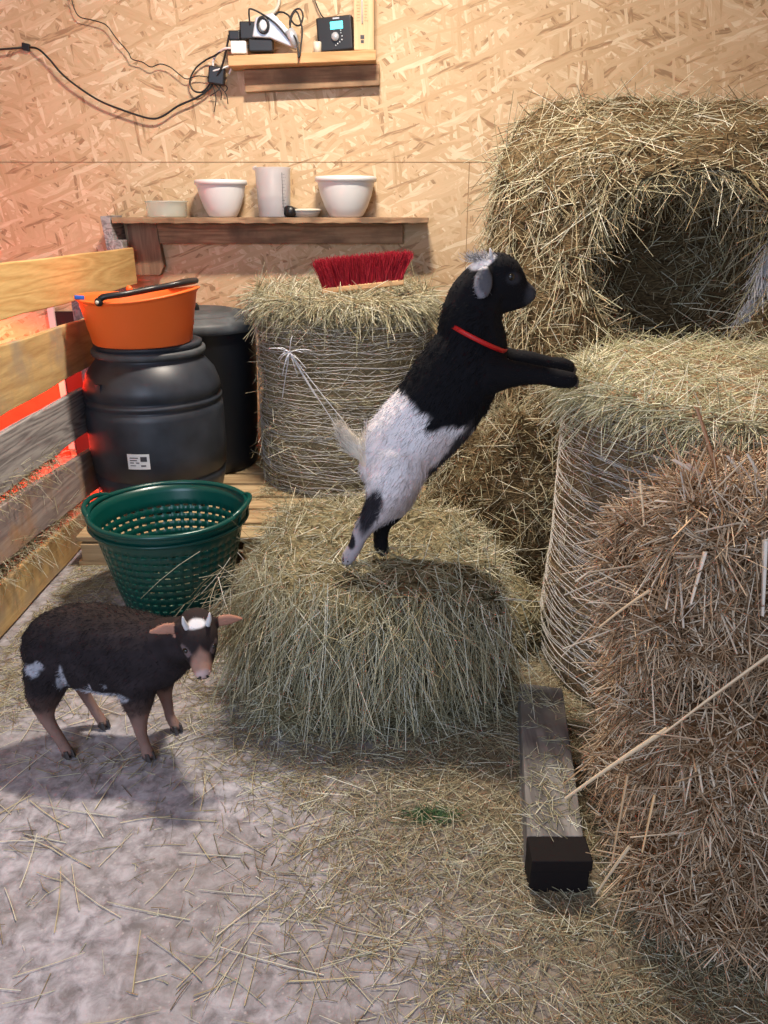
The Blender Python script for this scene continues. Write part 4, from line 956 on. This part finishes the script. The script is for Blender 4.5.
# --- standing goat: black front, white rear, reared up with front hooves on the big bale
GY0 = 1.93
def gp(u, v, r, dy=0.): 
    p = at(u, v, GY0+dy); return (p[0], p[1], p[2], r*.00272)
mb = MB()
chain(mb, [gp(390,463,30), gp(398,452,37), gp(414,434,40), gp(434,412,41), gp(452,386,41), gp(466,362,38), gp(473,342,31)], .16, .82)
chain(mb, [gp(470,345,31), gp(471,322,28.5), gp(475,302,26), gp(485,286,23)], .16, .85)
chain(mb, [gp(488,281,21), gp(497,278,22), gp(506,283,18), gp(516,290,12.5), gp(527,294,8.5)], .14, .86)      # head
chain(mb, [gp(500,298,14), gp(512,301,9), gp(523,300,6.5)], .16, .8)                                             # jaw
for s_ in (-1, 1):
    dy = .052*s_
    if s_ == -1:
        chain(mb, [gp(400,462,29,dy*.6), gp(392,484,24,dy), gp(383,503,17,dy), gp(371,519,11.5,dy), gp(361,533,8.5,dy), gp(356,545,7.2,dy), gp(350,555,7.5,dy), gp(347,560,6,dy)], .18)
        chain(mb, [gp(480,372,24,dy*.7), gp(500,374,15,dy), gp(522,374,10.5,dy), gp(545,376,8.2,dy), gp(560,379,8.5,dy), gp(570,380,7.5,dy)], .18)
    else:
        chain(mb, [gp(402,462,26,dy*.6), gp(398,488,21,dy), gp(393,508,14,dy), gp(384,522,9.5,dy), gp(381,534,8,dy), gp(381,544,8,dy), gp(383,550,6.5,dy)], .18)
        chain(mb, [gp(482,362,22,dy*.7), gp(505,361,13,dy), gp(528,361,9.5,dy), gp(548,364,7.6,dy), gp(562,366,8,dy), gp(568,368,7,dy)], .18)
chain(mb, [gp(366,453,10), gp(357,448,9), gp(349,440,8), gp(344,430,5)], .2, .7)     # tail
# ears
from mathutils import Euler
mb.ball(at(483,283,GY0-.064), (.024,.011,.040), 16, 10, (-.45,.10,.0)); mb.ball(at(485,272,GY0-.05), (.013,.018,.014), 12, 8)
mb.ball(at(487,274,GY0+.072), (.019,.010,.034), 16, 10, (.5,.1,0)); mb.ball(at(487,268,GY0+.052), (.012,.018,.013), 12, 8)
mb.ball(at(528,291,GY0-.008), (.014,.013,.014), 12, 8); mb.ball(at(512,273,GY0-.030), (.016,.012,.010), 12, 8)
gA, gB = at(392,460,GY0), at(470,360,GY0); gax = (gB-gA); gL = np.linalg.norm(gax[[0,2]]); gx_, gz_ = gax[0]/gL, gax[2]/gL
kk_ = gL/126.8
earc = at(483,282,GY0-.07); poll = at(482,261,GY0); pat = at(371,500,GY0); pat2 = at(352,532,GY0)
def col_stand(P):
    s_ = ((P[:,0]-gA[0])*gx_+(P[:,2]-gA[2])*gz_)/kk_; p_ = ((P[:,0]-gA[0])*(-gz_)+(P[:,2]-gA[2])*gx_)/kk_    # p_<0 belly side
    p_ = -p_
    nz_ = noise3(P, 22, 2)
    white = np.array([.78,.75,.76]); c_ = np.tile(white,(len(P),1))*(1+.05*nz_)[:,None]
    c_ = mixc(c_, (.50,.42,.42), sstep(p_*-1+0*nz_, -100,-99)*0)
    
    c_ = mixc(c_, (.60,.50,.48), sstep(p_, 0, 25)*.6*(s_<60)*(P[:,2]>.5))
    blk = sstep(s_+nz_*5-(58+np.where(p_>0, np.clip(p_*.75-6,-5,18), 3)), -3, 4)
    c_ = mixc(c_, (.006,.006,.008), blk)
    c_ = mixc(c_, (.05,.045,.05), sstep(p_+nz_*3, 29, 37)*(s_>14)*(P[:,0]<at(490,0,GY0)[0])*(s_<90)*(P[:,2]>.6))
    # hind legs
    leg = (P[:,2] < at(0,505,GY0)[2]+.02*nz_); near = P[:,1] < GY0
    c_ = mixc(c_, (.44,.40,.42), (sstep(-P[:,2], -at(0,490,GY0)[2], -at(0,530,GY0)[2])*near*(P[:,0]<.12)))
    d1 = np.hypot((P[:,0]-pat[0]-.3*(P[:,2]-pat[2]))/.026, (P[:,2]-pat[2])/.075); c_ = mixc(c_, (.030,.028,.035), (1-sstep(d1+.12*nz_, .75, 1.15))*near)
    d2 = np.hypot((P[:,0]-pat2[0])/.012, (P[:,2]-pat2[2])/.022); c_ = mixc(c_, (.02,.02,.025), (1-sstep(d2, .8, 1.2)))
    far = (~near)&(P[:,2] < at(0,522,GY0)[2])&(P[:,0]<.12); c_ = mixc(c_, (.008,.008,.010), far*1.)
    # grey ear, white star
    de = np.sqrt(((P[:,0]-earc[0])/.026)**2+((P[:,2]-earc[2])/.045)**2); out = P[:,1] < GY0-.058
    c_ = mixc(c_, (.16,.16,.18), (1-sstep(de+.3*nz_, .6, 1.1))*out*.6)
    dr = np.abs(np.hypot((P[:,0]-earc[0])/.016, (P[:,2]-earc[2])/.030)-1); c_ = mixc(c_, (.20,.20,.22), (1-sstep(dr,.15,.4))*(P[:,1] < GY0-.064)*(P[:,0]<earc[0]+.004))
    dp = np.sqrt(((P[:,0]-poll[0])/.030)**2+((P[:,2]-poll[2]-.35*(P[:,0]-poll[0]))/.016)**2); c_ = mixc(c_, (.62,.62,.66), 1-sstep(dp+.2*nz_, .7, 1.1))
    nos = at(533,293,GY0); dn = np.linalg.norm(P-nos,axis=1); c_ = mixc(c_, (.045,.045,.052), 1-sstep(dn,.018,.040))
    ey = at(511,277,GY0); de2 = np.hypot((P[:,0]-ey[0])/.020,(P[:,2]-ey[2])/.015); c_ = mixc(c_, (.030,.030,.036), 1-sstep(de2,.6,1.2))
    # tail cream
    tl = (P[:,0] < at(362,0,GY0)[0])&(P[:,2] > at(0,462,GY0)[2])&(P[:,2]<at(0,415,GY0)[2]); c_ = mixc(c_, (.70,.64,.54), tl*1.)
    # hooves
    c_ = mixc(c_, (.05,.045,.05), (P[:,2] < .405)*(P[:,0]<.1)*1.)
    return np.clip(c_, .003, .95)
def fur_stand(P):
    d_ = np.tile(np.array([-gx_,0,-gz_]),(len(P),1)); lg = P[:,2] < at(0,500,GY0)[2]; d_[lg] = (-.3,0,-1)
    tl = (P[:,0] < at(364,0,GY0)[0])&(P[:,2] > at(0,462,GY0)[2]); d_[tl] = (-.6,0,.75)
    fl = (P[:,0] > at(500,0,GY0)[0])&(P[:,2] < at(0,345,GY0)[2]); d_[fl] = (1,0,-.1)
    hd = (P[:,2] > at(0,318,GY0)[2]); d_[hd] = (-.9,0,-.35)
    return d_
def len_stand(P):
    L = np.full(len(P), .017); L[P[:,2] < at(0,515,GY0)[2]] = .007; L[(P[:,0] > at(505,0,GY0)[0])] = .006
    L[(P[:,0] < at(364,0,GY0)[0])&(P[:,2] > at(0,462,GY0)[2])] = .030; L[(P[:,2] > at(0,300,GY0)[2])] = .007
    return L
g1 = empty('goat', (.10,GY0,.395), 'black and white goat reared up on its hind legs wearing a red collar', 'goat', 'goats')
goat(g1, mb, col_stand, fur_stand, 30000, len_stand, seed=3)
for (u, v, dy) in ((347,558,-.052),(383,549,.052)): hoof(g1, at(u,v+1,GY0+dy)-np.array([0,.004,.002]), (-.25 if dy<0 else .35,-.9,0), .030, .024, .020)
for (u, v, dy) in ((570,382,-.052),(568,370,.052)): hoof(g1, at(u,v,GY0+dy)+np.array([.006,0,-.006]), (.8,0,-.6), .030, .024, .018, (-.6,0,.8))
n = 110; c2 = np.array([at(350,560,1.88), at(383,551,1.98)])[g.integers(0,2,n)]; P = c2+g.normal(0,1,(n,3))*[.022,.016,.002]; P[:,2] = .405+g.random(n)*.008
D = unit(np.stack([g.normal(size=n),g.normal(size=n),np.abs(g.normal(0,.25,n))],-1)); v_, f_, c_ = strands(P, D, g.uniform(.03,.08,n), g.uniform(.0008,.0014,n), np.zeros((n,3))-[0,0,.006], palette(n,HAY), 2)
o = obj('hay_wisps', v_, f_, M['strand'], None, col=c_); ident(o, 'loose hay stalks around the hind hooves of the standing goat', 'hay', None, 'stuff')
# collar follows the neck
cA, cB = at(446,321,GY0), at(505,350,GY0); cc_ = (cA+cB)/2; h_ = np.linalg.norm((cB-cA))/2; dd = (cB-cA)/(2*h_)
pts_ = [cc_+dd*h_*1.03*math.cos(a_)+np.array([0,1,0])*h_*.98*math.sin(a_) for a_ in np.linspace(0,2*PI,48,endpoint=False)]
nrm = np.cross(dd,[0,1,0]); V = []; F = []
for p_ in pts_:
    o_ = p_-cc_; o_ /= np.linalg.norm(o_)
    for k1, k2 in ((-.0055,-.0015),(-.0055,.0015),(.0055,.0015),(.0055,-.0015)): V.append(p_+nrm*k1+o_*k2)
for i in range(48):
    for k in range(4): F.append((i*4+k, i*4+(k+1)%4, ((i+1)%48)*4+(k+1)%4, ((i+1)%48)*4+k))
o = obj('collar', V, F, M['collar'], g1); o['label'] = 'red collar'
MB().tube([cB+[-.012,-.02,-.012], cB+[-.004,-.034,-.018], cB+[.006,-.02,-.022]], .004, 6, smooth=3).build('buckle', M['silver'], o)
MB().ball(at(511,277,GY0-.043), (.0085,.006,.0085)).build('eye', M['eye'], g1)
MB().ball(at(511,277,GY0+.043), (.0085,.006,.0085)).build('eye', M['eye'], g1)
for s_ in (-1,1): MB().tube([at(491,262,GY0+.022*s_), at(491,254,GY0+.024*s_), at(490,248,GY0+.026*s_)], [.007,.005,.0015], 8).build('horn', M['horn'], g1)
n = 500; P = poll+g.normal(0,1,(n,3))*[.016,.016,.004]+[0,0,.004]; D = unit(np.stack([g.normal(-.6,.35,n), g.normal(0,.3,n), np.abs(g.normal(.55,.3,n))],-1)); v_, f_, c_ = strands(P, D, g.uniform(.008,.020,n), np.full(n,.0006), g.normal(0,.004,(n,3)), palette(n,[(.6,.6,.64),(.35,.34,.34),(.1,.1,.1)]), 2)
o = obj('forelock', v_, f_, M['fur'], g1, col=c_); o['label'] = 'pale tufted hair between the horns'

# --- small dark goat standing on the floor, looking at the viewer
mb = MB()
chain(mb, [(-.832,1.68,.262,.078),(-.805,1.675,.278,.098),(-.75,1.67,.282,.110),(-.68,1.66,.275,.113),(-.62,1.655,.272,.106),(-.565,1.64,.280,.088),(-.535,1.63,.295,.074)], .15, .92)
chain(mb, [(-.55,1.635,.300,.072),(-.505,1.615,.328,.060),(-.462,1.595,.355,.050)], .16, .95)
HD = np.array([-.437,1.572,.374])
hf = np.array([.26,-.80,-.54]); hf /= np.linalg.norm(hf)            # where the face points
hr = np.cross(hf, [0,0,1.]); hr /= np.linalg.norm(hr); hu = np.cross(hr, hf)
def hp_(f_, r_, u_): return HD+hf*f_+hr*r_+hu*u_
chain(mb, [(*hp_(-.015,0,.004),.047),(*hp_(.012,0,.004),.047),(*hp_(.040,0,-.004),.038),(*hp_(.066,0,-.010),.027),(*hp_(.086,0,-.013),.0215)], .14, 1)
chain(mb, [(*hp_(.02,0,-.024),.034),(*hp_(.050,0,-.028),.024),(*hp_(.076,0,-.028),.017)], .16)
for s_ in (-1,1):
    for t_ in np.linspace(0,1,9):     # ears out sideways, drooping tips
        w_ = .016*math.sin(PI*(.22+.70*t_))
        mb.ball(hp_(-.012-.004*t_, s_*(.038+.062*t_), .018-.006*t_+.006*math.sin(t_*3)), (.009+.004*(1-t_), .0075, max(w_,.005)), 12, 8)
    mb.ball(hp_(.028, s_*.032, .010), (.012,.012,.010), 12, 8)      # brow
L_ = [[(-.830,1.635,.235,.066),(-.845,1.618,.180,.046),(-.850,1.612,.135,.031),(-.846,1.610,.100,.0235),(-.828,1.606,.060,.019),(-.815,1.603,.030,.019),(-.806,1.598,.014,.0195)],
      [(-.800,1.715,.235,.060),(-.805,1.73,.175,.040),(-.805,1.735,.125,.026),(-.800,1.735,.095,.021),(-.782,1.730,.055,.018),(-.765,1.722,.028,.018),(-.755,1.716,.014,.018)],
      [(-.610,1.610,.230,.062),(-.608,1.598,.165,.038),(-.610,1.594,.120,.0265),(-.611,1.596,.080,.0215),(-.608,1.598,.045,.0185),(-.602,1.594,.024,.0205),(-.598,1.588,.014,.021)],
      [(-.585,1.690,.230,.055),(-.578,1.705,.160,.034),(-.578,1.712,.115,.024),(-.575,1.714,.075,.020),(-.572,1.712,.040,.018),(-.562,1.706,.022,.019),(-.556,1.700,.014,.019)]]
for l_ in L_: chain(mb, [(*q_[:3], q_[3]*(.74 if q_[2]<.11 else .84 if q_[2]<.14 else .95)) for q_ in l_], .18)
chain(mb, [(-.89,1.70,.29,.022),(-.905,1.705,.280,.016),(-.912,1.71,.262,.009)], .2)
def col_small(P):
    nz_ = noise3(P, 26, 5); n2 = noise3(P, 60, 7)
    c_ = np.tile(np.array([.022,.017,.019]),(len(P),1))*(1+.35*nz_)[:,None]
    c_ = mixc(c_, (.045,.030,.025), sstep(P[:,2], .34,.40)*.3)
    w_ = 1-sstep(P[:,2]+.012*nz_, .105, .175); c_ = mixc(c_, (.27,.165,.135), w_*.9)
    c_ = mixc(c_, (.09,.055,.045), (1-sstep(np.abs(P[:,2]-.17),.0,.04))*.5*(P[:,1]<1.66))
    # white belly and flank flashes
    for (x,z,rx,rz_,am) in [(-.715,.188,.050,.020,.75),(-.665,.190,.028,.014,.6),(-.852,.262,.022,.013,.65),(-.775,.250,.007,.040,.6),(-.630,.200,.02,.012,.5),(-.71,.225,.004,.018,.6),(-.672,.232,.004,.014,.5),(-.830,.275,.016,.010,.5),(-.790,.225,.006,.02,.4)]:
        d_ = np.hypot((P[:,0]-x+.0*(P[:,2]-z))/rx, (P[:,2]-z)/rz_); c_ = mixc(c_, (.62,.64,.72), (1-sstep(d_+.35*nz_+.2*n2, .5, 1.15))*am*(P[:,1]<1.655))
    # head
    r_ = P-HD; f_ = r_@hf; s_ = r_@hr; u_ = r_@hu
    head = (f_ > .045)*1.*(np.abs(s_)<.05); c_ = mixc(c_, (.34,.20,.15), sstep(f_+.006*nz_-np.abs(s_)*.75, .042, .064)*(np.abs(s_)<.045)*(u_>-.05)*(f_<.2))
    c_ = mixc(c_, (.62,.47,.45), sstep(f_, .090, .102)*(f_<.2)*(np.abs(s_)<.03)*.8)
    ear = (np.abs(s_) > .050)&(np.abs(s_)<.13)&(f_<.03)&(f_>-.05)&(u_>-.03)&(u_<.06)&(u_>-.004)&(P[:,2]>.345)&(f_<.012); c_ = mixc(c_, (.40,.21,.15), ear*1.)
    dp = np.sqrt(((s_-.002)/.024)**2+((f_-.000)/.018)**2); c_ = mixc(c_, (.72,.72,.74), (1-sstep(dp+.2*nz_, .7,1.1))*(u_>.03)*(P[:,2]>.36))
    for sg in (-1,1):
        de = np.hypot((s_-sg*.0305)/.0115, (u_-.0155)/.0095)+(np.abs(f_-.045)>.016)*3; c_ = mixc(c_, (.20,.15,.15), (1-sstep(de,.7,1.2))*(u_>-.015)*(np.abs(u_)<.03)*.7)
    hf_ = (P[:,2] < .016); c_ = mixc(c_, (.14,.10,.09), hf_*1.)
    return np.clip(c_, .004, .95)
def fur_small(P):
    d_ = np.tile(np.array([-.8,0,-.6]),(len(P),1)); d_[P[:,2]<.15] = (0,0,-1); r_ = P-HD; hd = np.linalg.norm(r_,axis=1)<.13; d_[hd] = -hf+np.array([0,0,-.2]); return d_
def len_small(P):
    L = np.full(len(P), .012); L[P[:,2]<.15] = .006; L[np.linalg.norm(P-HD,axis=1)<.12] = .0045; return L
g2 = empty('goat', (-.70,1.66,0), 'small dark brown goat with tan lower legs standing on the floor', 'goat', 'goats')
goat(g2, mb, col_small, fur_small, 26000, len_small, voxel=.004, sm=5, seed=4)
for (x_, y_) in ((-.806,1.598),(-.755,1.716),(-.598,1.588),(-.556,1.700)): hoof(g2, (x_+.004, y_-.003, .0035), (.75,-.65,0), .034, .028, .020)
for s_ in (-1,1):
    MB().ball(hp_(.0455, s_*.0305, .0155), (.0085,.0075,.0070)).build('eye', M['eye'], g2)
    MB().tube([hp_(.004, s_*.022, .040), hp_(-.002, s_*.028, .058), hp_(-.010, s_*.030, .074)], [.0075,.0060,.0015], 10, smooth=3).build('horn', M['horn'], g2)
    MB().ball(hp_(.1065, s_*.0085, -.009), (.0035,.0025,.0028), 10, 8).build('nostril', M['eye'], g2)
MB().tube([hp_(.098,-.014,-.030), hp_(.103,0,-.027), hp_(.098,.014,-.030)], .0012, 6, smooth=4).build('mouth', M['beam_end'], g2)
